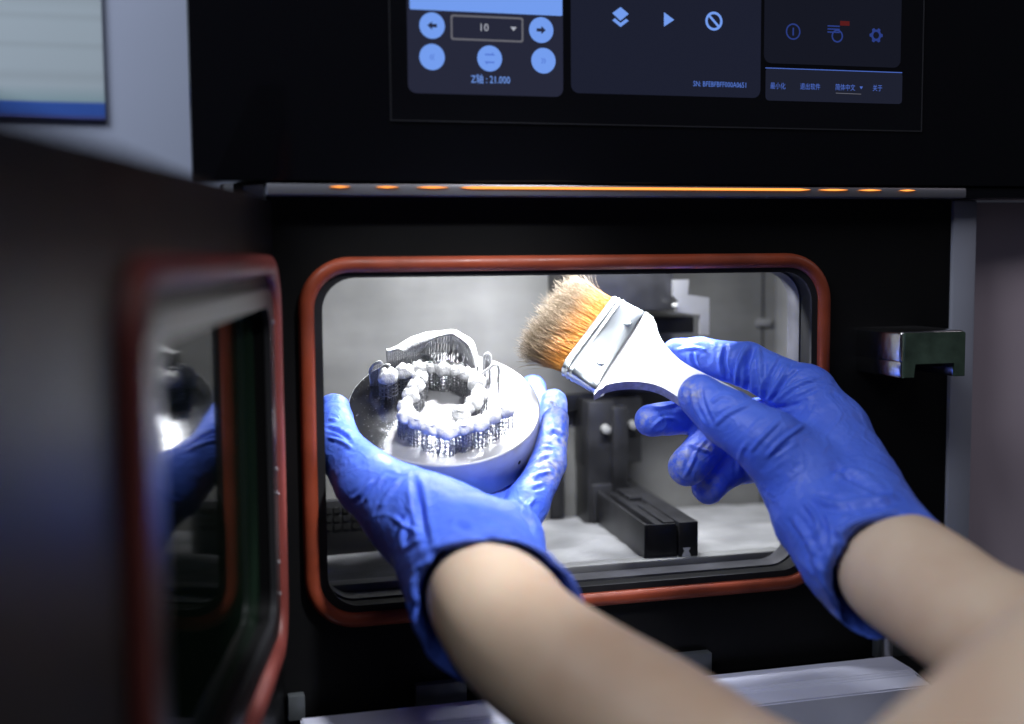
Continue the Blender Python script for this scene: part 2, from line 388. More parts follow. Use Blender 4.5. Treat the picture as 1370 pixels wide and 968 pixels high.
txt('SN: BFEBFBFF000A0651', 927, 112, 9.6, MBLUE, sx=0.80)
ring('clock_icon', 1061, 42, 8.8 * U, 10.6 * U, DBLUE); poly('clock_icon', 1061, 42, [(-1, -5), (1, -5), (1, 5), (-1, 5)], DBLUE)
ring('check_icon', 1120, 48, 6.5 * U, 8.5 * U, DBLUE)
for yy in (-9, -5, -1): poly('check_icon', 1115, 43, [(-9, yy), (9, yy), (9, yy + 1.7), (-9, yy + 1.7)], DBLUE)
poly('badge', 1130, 31, [(-7, -3), (7, -3), (7, 3), (-7, 3)], REDM)
g = []
for i in range(36):
    r_ = 10 if (i % 6) in (0, 1, 2) else 7.6
    an = math.radians(i * 10 - 10); g.append((r_ * math.cos(an), r_ * math.sin(an)))
cc = spx(1172, 47)
o = plate_with_hole('gear_icon', [(cc[0] + x * U, cc[1] + y * U) for x, y in g], disc(1172, 47, 4.6 * U, 18), SY - .0002, SY - .00006, DBLUE, scr); keep(o)
for s, px, wd in (('最小化', 1030, 1), ('退出软件', 1070, 1), ('简体中文', 1117, 1), ('关于', 1167, 1)):
    txt(s, px, 115 + (px - 1030) * 0.022, 9.2, TBLUE, sx=0.82)
poly('arrow_icon', 1152, 117, [(-2.5, -1.5), (2.5, -1.5), (0, 2)], TBLUE)
poly('divider_line', 1135, 125, [(-19, -0.6), (19, -0.2), (19, 0.6), (-19, 0.2)], GREY)

# ---- latch bracket on the right of the opening
CHR = mat('dark_chrome', (0.50, 0.50, 0.53), 0.2, 1.0, bump=(60, 0.25, 0.002))
lx0, lx1, ly = 0.2285, 0.2662, -0.044
bm = bmesh.new(); add_box(bm, lx0, lx1, ly + 0.0016, 0.001, 0.0180, 0.0345, 0.0018, seg=3)
add_box(bm, lx0 + 0.0002, lx0 + 0.0070, ly + 0.0018, 0.001, 0.0105, 0.0196, 0.0012)
add_box(bm, lx1 - 0.0068, lx1 - 0.0002, ly + 0.0018, 0.001, 0.0105, 0.0196, 0.0012)
latch = keep(autosmooth(from_bm('latch', bm, CHR, PR, label='dark chrome latch bracket beside the window')))
LF = mat('smoked_green_chrome', (0.085, 0.13, 0.095), 0.2, 0.35, 0.7, noise=(70, 0.35), bump=(45, 0.35, 0.003))
fc = [(lx0 + .0008, .0108), (lx0 + .0072, .0108), (lx0 + .0072, .0182), (lx1 - .0070, .0182), (lx1 - .0070, .0108), (lx1 - .0008, .0108), (lx1 - .0008, .0330), (lx1 - .0016, .0338), (lx0 + .0016, .0338), (lx0 + .0008, .0330)]
keep(prism('latch_face', fc, ly, ly + 0.0018, LF, latch, bev=0.0004))

# ---- lower rail
def quadbar(name, prof, x0, x1, m, parent, label=None):
    """profile in YZ extruded along X"""
    bm = bmesh.new()
    A = [bm.verts.new((x0, y, z)) for y, z in prof]; B = [bm.verts.new((x1, y, z)) for y, z in prof]
    k = len(prof); bm.faces.new(A); bm.faces.new(B[::-1])
    for i in range(k): bm.faces.new((A[i], A[(i + 1) % k], B[(i + 1) % k], B[i]))
    bmesh.ops.bevel(bm, geom=bm.edges[:], offset=0.0008, segments=2, affect='EDGES')
    return autosmooth(from_bm(name, bm, m, parent, label=label))
keep(box('lower_panel', -0.084, 0.2855, 0.014, 0.03, -0.40, -0.1495, BLACK, PR, bev=0.001))
rail = keep(quadbar('drawer_rail', [(-0.012, -0.1455), (-0.034, -0.1460), (-0.036, -0.1480), (-0.050, -0.1490), (-0.052, -0.1670), (-0.049, -0.1670), (-0.047, -0.1520), (-0.012, -0.1500)],
              -0.075, 0.246, RAILM, PR, label='pale lavender folded metal rail below the window'))
keep(box('rail_end', 0.2475, 0.268, -0.046, -0.006, -0.168, -0.1485, BLACK, PR, bev=0.001))
for q in ((588, 925), (397, 942), (920, 886), (1200, 862)):
    p = onY(*q, -0.006)
    keep(box('rail_bracket', p[0] - 0.012 if q[0] != 397 else p[0] - .004, p[0] + 0.014 if q[0] != 397 else p[0] + .004, -0.006, 0.0, -0.149, p[2] + 0.004, mat('dim_grey_plate', (0.10, 0.11, 0.12), 0.4, 0.3), PR, bev=0.0005))
bm = bmesh.new(); p = onY(1187, 866, -0.01); cyl(bm, (p[0], -0.01, p[2] - .006), (p[0], -0.01, p[2] + .006), 0.003, n=14)
keep(autosmooth(from_bm('rail_pin', bm, ALU, PR)))

# ---- things inside the chamber that belong to the machine
def bolt(name, c, r, parent, d=(0, -1, 0)):
    bm = bmesh.new(); c = Vector(c); d = Vector(d)
    cyl(bm, c, c + d * 0.004, r, r * 0.95, 16); cyl(bm, c + d * 0.0038, c + d * 0.0046, r * 0.45, r * 0.4, 6)
    o = autosmooth(from_bm(name, bm, BOLT, parent)); keep(o)
    return o
# wiper carriage: mount on the back wall and the long blade holder lying on the powder bed
mx = lambda px, y=0.148: onY(px, 570, y)[0]
mz = lambda py, px=812, y=0.148: onY(px, py, y)[2]
bm = bmesh.new()
add_box(bm, mx(776), mx(812), 0.132, CB - 0.0005, CFZ - 0.003, mz(532), 0.0012)
add_box(bm, mx(776) - 0.001, mx(852), 0.138, CB - 0.0007, mz(618), mz(530), 0.0015)
add_box(bm, mx(806), mx(826), 0.128, 0.139, mz(660), mz(540), 0.0012)
add_box(bm, mx(780), mx(832), 0.130, 0.140, CFZ - 0.003, mz(640), 0.0012)
mount = keep(autosmooth(from_bm('wiper_mount', bm, ANOD, PR)))
bolt('bolt', (mx(798), 0.1325, mz(568)), 0.0028, mount); bolt('bolt', (mx(838), 0.1385, mz(566)), 0.0028, mount)
keep(box('cross_bar', mx(735), mx(905), 0.1500, CB - 0.0012, mz(548), mz(526), ANOD, PR, bev=0.0008))
keep(box('guide_post', mx(738), mx(757), 0.1505, CB - 0.001, CFZ, mz(590), ANOD, PR, bev=0.0008))
keep(box('guide_post', mx(718), mx(737), 0.1510, CB - 0.001, CFZ, mz(580), STEELD, PR, bev=0.0008))
# blade holder: oriented box running from near (895,748) to far (800,650)
def onZ(px, py, z):
    r = ray(px, py); return CAM + r * ((z - CAM[2]) / r[2])
zt = CFZ + 0.0205
A0 = onZ(862, 702, zt); A1 = onZ(925, 693, zt); B0 = onZ(784, 646, zt)
ax = Vector((B0[0] - A0[0], B0[1] - A0[1], 0)); LEN = ax.length; ax.normalize()
sx_ = Vector((A1[0] - A0[0], A1[1] - A0[1], 0)); WID = abs(sx_.dot(Vector((ax.y, -ax.x, 0))))
rt = Vector((ax.y, -ax.x, 0)); BM_ = Matrix(((rt.x, ax.x, 0, A0[0]), (rt.y, ax.y, 0, A0[1]), (0, 0, 1, CFZ - 0.003), (0, 0, 0, 1)))
H_ = zt - CFZ + 0.003
bm = bmesh.new()
add_box(bm, 0, 0.0022, 0, LEN, 0, H_, 0.0004, BM_); add_box(bm, 0.0080, WID * 0.62, 0.0003, LEN, 0, H_ - 0.0012, 0.0004, BM_)
add_box(bm, 0.0004, WID * 0.6, 0.0002, 0.0020, 0, H_ - 0.0002, 0.0003, BM_); add_box(bm, 0.001, WID * 0.6, LEN - 0.003, LEN - 0.0002, 0, H_ - 0.0003, 0.0003, BM_)
add_box(bm, 0.001, 0.0085, 0.001, LEN - 0.002, 0, H_ - 0.010, 0, BM_)
holder = keep(autosmooth(from_bm('blade_holder', bm, ANOD, PR, label='black two-piece wiper blade holder on the powder bed')))
def hb(name, *a, m=ANOD, bev=0.0004):
    bm = bmesh.new(); add_box(bm, *a, bev, BM_); o = autosmooth(from_bm(name, bm, m, holder)); return keep(o)
hb('clamp_bar', WID * 0.64, WID, -0.0008, LEN * 0.98, 0, H_ + 0.0006)
hb('clamp_bar', WID * 0.40, WID * 0.62, 0.004, LEN * 0.42, H_ - 0.0011, H_ + 0.0002)
hb('clamp_bar', WID * 0.40, WID * 0.66, LEN * 0.55, LEN * 0.97, H_ - 0.0011, H_ + 0.0012)
# silver dovetail end on the front of the holder
dv = [(-2.6, 6.5), (2.6, 6.5), (1.4, 4.6), (2.6, 2.6), (3.4, 0), (-3.4, 0), (-2.6, 2.6), (-1.4, 4.6)]
bm = bmesh.new(); xx = WID * 0.78
f = [bm.verts.new(BM_ @ Vector((xx + x * 0.00085, -0.0013, 0.0035 + z * 0.00095))) for x, z in dv]; bm.faces.new(f)
r_ = bmesh.ops.extrude_face_region(bm, geom=bm.faces[:])
for v in [g_ for g_ in r_['geom'] if isinstance(g_, bmesh.types.BMVert)]: v.co += ax * 0.0008
o = from_bm('blade_end', bm, mat('powder_grey_end', (0.5, 0.5, 0.5), 0.6), holder); keep(o)
# gas nozzle with stepped light profile, upper right on the back wall
ny = 0.098
nz = lambda px, py: onY(px, py, ny)
xa, xb, xc = nz(815, 400)[0], nz(903, 400)[0], nz(948, 400)[0]
keep(box('gas_nozzle', xa - 0.02, xb, ny + 0.002, CB - 0.001, nz(900, 415)[2], 0.1315, ANOD, PR, bev=0.001))
keep(box('gas_nozzle', xa - 0.02, xc - 0.004, ny + 0.012, CB - 0.001, nz(900, 448)[2], nz(900, 425)[2], ANOD, PR, bev=0.001))
st = [nz(900, 374), nz(921, 374), nz(919, 394), nz(948, 398), nz(948, 448), nz(936, 448), nz(936, 421), nz(904, 417), nz(906, 402), nz(900, 396)]
keep(prism('nozzle_end_plate', [(p[0], p[2]) for p in st][::-1], ny - 0.001, ny + 0.0018, ALU, PR))
bolt('bolt', (nz(901, 408)[0], ny - 0.0004, nz(901, 408)[2]), 0.0013, PR)
keep(box('wall_seam', onY(1019, 450, CB)[0], onY(1021, 450, CB)[0], CB - 0.0006, CB + 0.001, CFZ, 0.11, ANOD, PR, bev=0.0))
p = onY(1020, 432, CB); keep(box('wall_catch', p[0] - 0.006, p[0] + 0.006, CB - 0.003, CB - 0.0007, p[2] - 0.002, p[2] + 0.003, STEELD, PR, bev=0.0008))
# vent grille, lower left
gx0, gx1 = onY(425, 690, 0.10)[0], onY(540, 690, 0.10)[0]; gz0, gz1 = onY(470, 706, 0.10)[2], onY(470, 668, 0.10)[2]
gr = keep(box('vent_grille', max(gx0, -0.091), gx1, 0.100, 0.106, gz0 - 0.02, gz1, mat('vent_plastic', (0.02, 0.02, 0.022), 0.5), PR, bev=0.0008))
HOLE = mat('vent_hole', (0.002, 0.002, 0.002), 0.9)
for r in range(3):
    for c in range(9):
        bx = gx0 + 0.004 + c * 0.0052; bz = gz1 - 0.004 - r * 0.0048
        if bx < gx1 - 0.004:
            o = box('vent_slot', bx, bx + 0.0036, 0.0996, 0.1004, bz - 0.0032, bz, HOLE, gr, bev=0.0); keep(o)
# ---- powder bed
nx_, ny_ = 150, 70
xs = np.linspace(-0.0915, 0.260, nx_); ys = np.linspace(0.0365, CB - 0.001, ny_)
def vnoise(p, seed=0):
    p = np.asarray(p, float); i = np.floor(p).astype(np.int64); f = p - i; f = f * f * (3 - 2 * f)
    def h(ix, iy, iz):
        n = (ix * 374761393 + iy * 668265263 + iz * 2147483647 + seed * 144269) & 0xffffffff
        n = ((n ^ (n >> 13)) * 1274126177) & 0xffffffff
        n = (n ^ (n >> 16)) & 0xffff
        return n / 65535.0
    r = 0
    for dx in (0, 1):
        for dy in (0, 1):
            for dz in (0, 1):
                wgt = (f[..., 0] if dx else 1 - f[..., 0]) * (f[..., 1] if dy else 1 - f[..., 1]) * (f[..., 2] if dz else 1 - f[..., 2])
                r = r + wgt * h(i[..., 0] + dx, i[..., 1] + dy, i[..., 2] + dz)
    return r
X_, Y_ = np.meshgrid(xs, ys); Pn = np.stack([X_ * 26, Y_ * 34, 0 * X_], -1)
Zp = CFZ + 0.0032 * (vnoise(Pn, 3) - 0.5) + 0.0012 * (vnoise(Pn * 3.1, 5) - 0.5) + 0.0003 * (vnoise(Pn * 13, 6) - .5)
sw = onZ(735, 725, CFZ); dd = np.hypot((X_ - sw[0]) / 1.4, Y_ - sw[1]); Zp -= 0.0022 * np.exp(-(dd / 0.012) ** 2); Zp += 0.0016 * np.exp(-((dd - 0.02) / 0.005) ** 2)
V = np.stack([X_, Y_, Zp], -1).reshape(-1, 3)
Fc = [(j * nx_ + i, j * nx_ + i + 1, (j + 1) * nx_ + i + 1, (j + 1) * nx_ + i) for j in range(ny_ - 1) for i in range(nx_ - 1)]
POWD = mat('grey_metal_powder', (0.25, 0.25, 0.255), 0.75, 0.1, 0.4, noise=(26, 0.0, (0.13, 0.13, 0.135)), bump=(2500, 0.3, 0.0004))
o = mesh('metal_powder', V, Fc, POWD, None, True); o['kind'] = 'stuff'; o['label'] = 'grey metal powder spread over the chamber floor'; o['category'] = 'powder'

# ---- open door on the left
PH = math.radians(11.5); E_ = Vector((-math.sin(PH), -math.cos(PH), 0)); HX = Vector((-0.082, -0.006, 0))
DM = Matrix(((-E_.x, E_.y, 0, HX.x), (-E_.y, -E_.x, 0, HX.y), (0, 0, 1, 0), (0, 0, 0, 1)))
door = plate_with_hole('door', [(-0.415, -0.30), (0.002, -0.30), (0.002, 0.1005), (-0.415, 0.1005)],
                       rr(-0.262, -0.038, -0.086, 0.054, 0.014)[::-1], 0.0, 0.028, DOORBLK, PR, 'black chamber door swung open towards the viewer')
door.data.transform(DM); keep(door)
def dp(o): return keep(o)
dseal = resample(rr(-0.287, -0.015, -0.1045, 0.0715, 0.0205, 12), True, 0.004)
dp(bead('door_seal', dseal, 0.0092, 0.005, GASKET_D, door, y=-0.0003, mw=DM))
o = plate_with_hole('window_frame', rr(-0.276, -0.026, -0.0945, 0.0615, 0.016), rr(-0.2615, -0.0385, -0.0855, 0.0535, 0.0138), -0.003, -0.0002, mat('dark_grey_frame', (0.03, 0.03, 0.034), 0.3, 0.3), door)
o.data.transform(DM); dp(o)
DGL = mat('dark_tinted_glass', (0.006, 0.013, 0.008), 0.05, 0.0, 0.5, rnoise=(9, 0.03, 0.07)); DGL.node_tree.nodes['Principled BSDF'].inputs['IOR'].default_value = 1.065
o = prism('window_glass', rr(-0.263, -0.037, -0.087, 0.055, 0.0145), 0.0045, 0.0085, DGL, door); o.data.transform(DM); dp(o)
for zz in (0.046, -0.02, -0.031, -0.077, -0.0625):
    bm = bmesh.new(); bmesh.ops.create_uvsphere(bm, u_segments=10, v_segments=6, radius=0.0009)
    for v in bm.verts: v.co = DM @ Vector((v.co.x - 0.0315, v.co.y * 0.6 - 0.0034, v.co.z + zz))
    dp(from_bm('bolt', bm, ALU, door, True))
# ================================================================== build plate with printed dental work
d0 = 0.64; pc = P(594, 542, d0)
tow = -_n(ray(594, 542)); upc = R @ np.array([0, 1., 0]); upc = _n(upc - np.dot(upc, tow) * tow)
pn = upc * 0.808 + tow * 0.589; pu = _n(R @ np.array([1., 0, 0]) - np.dot(R @ np.array([1., 0, 0]), pn) * pn); pv = np.cross(pn, pu)
PM = Matrix(((pu[0], pv[0], pn[0], pc[0]), (pu[1], pv[1], pn[1], pc[1]), (pu[2], pv[2], pn[2], pc[2]), (0, 0, 0, 1)))
def loch(px, py, h):                          # pixel -> plate (u, v) at height h above the plate (metres)
    r = ray(px, py); t = (np.dot(pc - CAM, pn) + h) / np.dot(r, pn); q = CAM + r * t - pc
    return np.dot(q, pu), np.dot(q, pv)
def locv(px, py, v):
    r = ray(px, py); t = (np.dot(pc - CAM, pv) + v) / np.dot(r, pv); q = CAM + r * t - pc
    return np.dot(q, pu), np.dot(q, pn)

PLATEM = bpy.data.materials.new('scratched_steel_plate'); PLATEM.use_nodes = True
nt = PLATEM.node_tree; b = nt.nodes['Principled BSDF']; N, L = nt.nodes.new, nt.links.new
tc = N('ShaderNodeTexCoord'); sp = N('ShaderNodeSeparateXYZ'); L(tc.outputs['Object'], sp.inputs[0])
t1 = N('ShaderNodeTexNoise'); t1.inputs['Scale'].default_value = 55; t1.inputs['Detail'].default_value = 9; t1.inputs['Roughness'].default_value = 0.65; L(tc.outputs['Object'], t1.inputs[0])
m1 = N('ShaderNodeMath'); m1.operation = 'MULTIPLY_ADD'; m1.inputs[1].default_value = 13.0; L(sp.outputs['X'], m1.inputs[0]); L(t1.outputs[0], m1.inputs[2])
m2 = N('ShaderNodeMath'); m2.operation = 'MULTIPLY_ADD'; m2.inputs[1].default_value = -3.5; L(sp.outputs['Y'], m2.inputs[0]); L(m1.outputs[0], m2.inputs[2])
mr = N('ShaderNodeMapRange'); mr.inputs['From Min'].default_value = 0.14; mr.inputs['From Max'].default_value = 0.36; L(m2.outputs[0], mr.inputs[0])
mp = N('ShaderNodeMapping'); mp.inputs['Scale'].default_value = (18, 900, 20); mp.inputs['Rotation'].default_value = (0, 0, 0.12); L(tc.outputs['Object'], mp.inputs[0])
t2 = N('ShaderNodeTexNoise'); t2.inputs['Scale'].default_value = 1; t2.inputs['Detail'].default_value = 3; L(mp.outputs[0], t2.inputs[0])
t3 = N('ShaderNodeTexNoise'); t3.inputs['Scale'].default_value = 900; t3.inputs['Detail'].default_value = 2; L(tc.outputs['Object'], t3.inputs[0])
dst = N('ShaderNodeMapRange'); dst.inputs['From Min'].default_value = 0.66; dst.inputs['From Max'].default_value = 0.72; L(t3.outputs[0], dst.inputs[0])
mx1 = N('ShaderNodeMath'); mx1.operation = 'MAXIMUM'; mx1.use_clamp = True; L(mr.outputs[0], mx1.inputs[0]); L(dst.outputs[0], mx1.inputs[1])
rp = N('ShaderNodeMix'); rp.data_type = 'RGBA'; L(mx1.outputs[0], rp.inputs['Factor']); rp.inputs['A'].default_value = (0.42, 0.42, 0.43, 1); rp.inputs['B'].default_value = (0.50, 0.50, 0.52, 1)
L(rp.outputs['Result'], b.inputs['Base Color'])
rg = N('ShaderNodeMapRange'); rg.inputs['To Min'].default_value = 0.17; rg.inputs['To Max'].default_value = 0.42; L(mx1.outputs[0], rg.inputs[0]); L(rg.outputs[0], b.inputs['Roughness'])
me_ = N('ShaderNodeMapRange'); me_.inputs['To Min'].default_value = 1.0; me_.inputs['To Max'].default_value = 0.75; L(mx1.outputs[0], me_.inputs[0]); L(me_.outputs[0], b.inputs['Metallic'])
bp = N('ShaderNodeBump'); bp.inputs['Strength'].default_value = 0.35; bp.inputs['Distance'].default_value = 0.0002; L(t2.outputs[0], bp.inputs['Height']); L(bp.outputs[0], b.inputs['Normal'])
SIDEM = mat('turned_steel_side', (0.42, 0.42, 0.43), 0.48, 0.35, noise=(60, 0.10), bump=(700, 0.2, 0.0002))

BP = empty('build_plate', 'round steel build plate with white printed dental work held in left glove', 'build plate', PM)
RAD, TH = 0.0500, 0.0235
prof = [(0, 0), (RAD - 0.0009, 0), (RAD - 0.0003, -0.0002), (RAD, -0.0009), (RAD, -TH + 0.001), (RAD - 0.001, -TH), (0, -TH)]
n = 128
bm = bmesh.new()
top = [bm.verts.new((prof[1][0] * math.cos(2 * math.pi * i / n), prof[1][0] * math.sin(2 * math.pi * i / n), 0)) for i in range(n)]
bm.faces.new(top)
o = from_bm('plate_top', bm, PLATEM, BP)
bm = bmesh.new(); rows = []
for r_, z_ in prof[1:6]: rows.append([bm.verts.new((r_ * math.cos(2 * math.pi * i / n), r_ * math.sin(2 * math.pi * i / n), z_)) for i in range(n)])
for a, c in zip(rows, rows[1:]):
    for i in range(n): bm.faces.new((a[i], a[(i + 1) % n], c[(i + 1) % n], c[i]))
bm.faces.new(rows[-1])
autosmooth(from_bm('plate_body', bm, SIDEM, BP), 60)
for ang, zz in ((-38, -0.012), (-100, -0.013)):
    bm = bmesh.new(); a_ = math.radians(ang); d_ = Vector((math.cos(a_), math.sin(a_), 0))
    cyl(bm, d_ * (RAD - 0.001) + Vector((0, 0, zz)), d_ * (RAD + 0.00012) + Vector((0, 0, zz)), 0.0011, n=14)
    from_bm('locating_hole', bm, HOLE, BP)

PRINT = mat('matt_printed_metal', (0.70, 0.70, 0.71), 0.7, 0.2, 0.5, noise=(420, 0.16), bump=(1300, 0.8, 0.0006))
LATT = mat('support_metal', (0.30, 0.30, 0.315), 0.5, 0.35, 0.5, noise=(500, 0.12))
def rod(bm, a, b, r): cyl(bm, a, b, r, n=4, cap=False)
def support(bm, c, ru, rv, h, ang, rnd, nr=15, r=0.00027):
    ca, sa = math.cos(ang), math.sin(ang)
    pt = lambda k, z: Vector((c[0] + ru * math.cos(k) * ca - rv * math.sin(k) * sa, c[1] + ru * math.cos(k) * sa + rv * math.sin(k) * ca, z))
    ks = [2 * math.pi * i / nr for i in range(nr)]
    for i, k in enumerate(ks):
        rod(bm, pt(k, 0), pt(k, h), r)
        z = rnd.uniform(0.0006, 0.0022)
        while z < h - 0.0004:
            rod(bm, pt(k, z), pt(ks[(i + 1) % nr] if i < nr - 1 else 2 * math.pi, min(h, z + rnd.uniform(0, 0.0004))), r * 0.85); z += rnd.uniform(0.0018, 0.0030)
def crown_mesh(seed, ru, rv, hh):
    bm = bmesh.new(); bmesh.ops.create_icosphere(bm, subdivisions=3, radius=1.0)
    for v in bm.verts:
        p = np.array(v.co); k = math.atan2(p[1], p[0])
        s = 1 + 0.10 * math.cos(4 * k + seed) * (1 - abs(p[2]))
        z = p[2]
        z = z * (1.0 if z > 0 else 0.55)
        cusp = 0.27 * max(0, z) * math.cos(4 * k + seed * 2.1) * min(1, math.hypot(p[0], p[1]) * 1.6) - 0.18 * max(0, 1 - math.hypot(p[0], p[1]) * 2.2) * (z > 0)
        nz_ = 0.16 * (float(vnoise(np.array([[p[0] * 2 + seed * 5, p[1] * 2, p[2] * 2]]), 4)[0]) - 0.5)
        v.co = Vector((p[0] * ru * s * (1 + nz_), p[1] * rv * s * (1 + nz_), (z + cusp + nz_) * hh))
    me = bpy.data.meshes.new('crown'); bm.to_mesh(me); bm.free(); me.materials.append(PRINT)
    me.polygons.foreach_set('use_smooth', [True] * len(me.polygons)); return me
CM = [crown_mesh(i, 0.0040, 0.0042, 0.0036) for i in range(6)]
def tube(name, pts, r, m, parent, n=8, taper=None):
    bm = bmesh.new(); prev = None
    for i, p in enumerate(pts):
        p = Vector(p); a = Vector(pts[max(0, i - 1)]); c = Vector(pts[min(len(pts) - 1, i + 1)]); d = (c - a).normalized()
        u = d.cross(Vector((0, 0, 1))); u = u.normalized() if u.length > 1e-4 else Vector((1, 0, 0)); v = d.cross(u)
        rr_ = r * (taper(i / (len(pts) - 1)) if taper else 1)
        rg_ = [bm.verts.new(p + (u * math.cos(2 * math.pi * k / n) + v * math.sin(2 * math.pi * k / n)) * rr_) for k in range(n)]
        if prev:
            for k in range(n): bm.faces.new((prev[k], prev[(k + 1) % n], rg_[(k + 1) % n], rg_[k]))
        else: bm.faces.new(rg_[::-1])
        prev = rg_
    bm.faces.new(prev)
    return from_bm(name, bm, m, parent, True)
def catmull(pts, k=6):
    pts = [np.array(p, float) for p in pts]; out = []
    for i in range(len(pts) - 1):
        p0 = pts[max(0, i - 1)]; p1 = pts[i]; p2 = pts[i + 1]; p3 = pts[min(len(pts) - 1, i + 2)]
        for j in range(k):
            t = j / k
            out.append(0.5 * ((2 * p1) + (p2 - p0) * t + (2 * p0 - 5 * p1 + 4 * p2 - p3) * t * t + (3 * p1 - p0 - 3 * p2 + p3) * t ** 3))
    out.append(pts[-1]); return out
rnd = random.Random(3)
def arch(pxs, htop, label, holes, scale):
    pos = [loch(x, y, htop) for x, y in pxs]
    fw = tube('dental_framework', [tuple(p) for p in catmull([(u, v, htop - 0.0034) for u, v in pos], 5)], 0.0031, PRINT, BP)
    fw['label'] = label
    for i, (u, v) in enumerate(pos):
        j0, j1 = max(0, i - 1), min(len(pos) - 1, i + 1)
        ang = math.atan2(pos[j1][1] - pos[j0][1], pos[j1][0] - pos[j0][0]); s = scale(i) * rnd.uniform(0.98, 1.16)
        h = htop - 0.0034 + rnd.uniform(-0.0005, 0.0004)
        c = bpy.data.objects.new('crown', CM[rnd.randrange(6)]); link(c, fw); c.location = (u, v, h); c.rotation_euler = (0, 0, ang); c.scale = (s * 1.05, s, s * rnd.uniform(0.85, 1.15))
        bm = bmesh.new(); support(bm, (u, v), 0.0037 * s, 0.0039 * s, h - 0.001, ang, rnd)
        support(bm, (u, v), 0.0019 * s, 0.0020 * s, h - 0.001, ang, rnd, nr=6, r=0.0003); from_bm('support_lattice', bm, LATT, fw)
        if i in holes:
            bm = bmesh.new(); k = 18; ri, ro, zz = 0.0010, 0.0019, 0.0016
            R0 = [[bm.verts.new((u + q * math.cos(2 * math.pi * a / k), v - 0.0012 + q * math.sin(2 * math.pi * a / k), htop + z)) for a in range(k)] for q, z in ((ro, -0.003), (ro, zz * .6), (ri, zz * .6), (ri, -0.002))]
            for a_, c_ in zip(R0, R0[1:]):
                for a in range(k): bm.faces.new((a_[a], a_[(a + 1) % k], c_[(a + 1) % k], c_[a]))
            autosmooth(from_bm('screw_socket', bm, PRINT, fw))
arch([(562, 499), (556, 511), (549, 524), (542, 537), (545, 549), (559, 558), (577, 566), (598, 571), (620, 566), (640, 560), (658, 551), (675, 543)], 0.0150,
     'horseshoe of printed tooth crowns at the front of the plate', (5, 6, 8, 11), lambda i: 1.0 if i < 4 else 1.12)
arch([(519, 497), (541, 491), (560, 486), (577, 484), (594, 487), (611, 488), (627, 495), (638, 507), (641, 520), (634, 533), (616, 546)], 0.0145,
     'second arch of printed tooth crowns behind the front one', (10,), lambda i: 1.25 if i == 0 else 1.08)
# palatal framework at the back: thin curved sheet on rods
vb = lambda k: 0.026 + 0.008 * math.sin(math.pi * k)
tp = [(517, 467), (531, 463), (548, 452), (572, 445), (590, 443), (607, 441), (618, 447), (631, 455), (637, 470), (640, 488)]
lw = [(519, 471), (533, 467), (549, 474), (563, 470), (576, 455), (600, 449), (613, 452), (622, 463), (630, 478), (636, 492)]
T3, L3 = [], []
for i, (a, c) in enumerate(zip(tp, lw)):
    k = i / (len(tp) - 1); u, h = locv(*a, vb(k)); T3.append((u, vb(k), h)); u, h = locv(*c, vb(k) - 0.007); L3.append((u, vb(k) - 0.007, h))
T3, L3 = catmull(T3, 6), catmull(L3, 6)
nt_ = 7; V = []
for i in range(len(T3)):
    for j in range(nt_):
        t = j / (nt_ - 1); p = T3[i] * (1 - t) + L3[i] * t + np.array([0, -0.0022 * math.sin(math.pi * t), 0.0012 * math.sin(math.pi * t)])
        p = p + 0.0005 * (vnoise(np.array([p * 300]), 9)[0] - 0.5) * np.array([0, 1, 1]); V.append(p)
Fc = [(i * nt_ + j, (i + 1) * nt_ + j, (i + 1) * nt_ + j + 1, i * nt_ + j + 1) for i in range(len(T3) - 1) for j in range(nt_ - 1)]
pal = mesh('dental_framework', V, Fc, PRINT, BP, True, 'tall curved palate framework at the back of the plate')
so = pal.modifiers.new('thickness', 'SOLIDIFY'); so.thickness = 0.0009; so.offset = 0
bm = bmesh.new()
for i in range(0, len(L3), 1):
    p, q = Vector(L3[i]), Vector(T3[i])
    rod(bm, (p.x, p.y, 0), p, 0.00034); m_ = (p + q) / 2
    rod(bm, (q.x + rnd.uniform(-.0006, .0006), q.y, 0), q, 0.0003)
    if i + 2 < len(L3):
        p2 = Vector(L3[i + 2]); z0 = p.z * rnd.uniform(0.35, 0.6)
        rod(bm, (p.x, p.y, z0), p2, 0.00024); rod(bm, (p2.x, p2.y, z0 * 0.5), (p.x, p.y, z0), 0.00022)
from_bm('support_lattice', bm, LATT, pal)
for pts, v in (([(647, 494), (648, 478), (652, 473), (656, 477), (656, 492)], 0.020), ([(644, 500), (652, 494), (661, 488), (667, 491), (667, 512)], 0.012),
               ([(497, 512), (495, 497), (501, 487), (509, 484), (513, 490)], 0.016), ([(508, 508), (509, 494), (516, 488), (522, 489)], 0.012)):
    q = []
    for x, y in pts: u, h = locv(x, y, v); q.append((u, v, max(h, 0.0005)))
    cl = tube('clasp', [tuple(p) for p in catmull(q, 6)], 0.0008, PRINT, pal)
    bm = bmesh.new()
    for p in catmull(q, 4):
        rod(bm, (p[0], p[1], 0), tuple(p), 0.0002); rod(bm, (p[0] + 0.0006, p[1] + .0005, 0), tuple(p), 0.00018)
    from_bm('support_lattice', bm, LATT, pal)

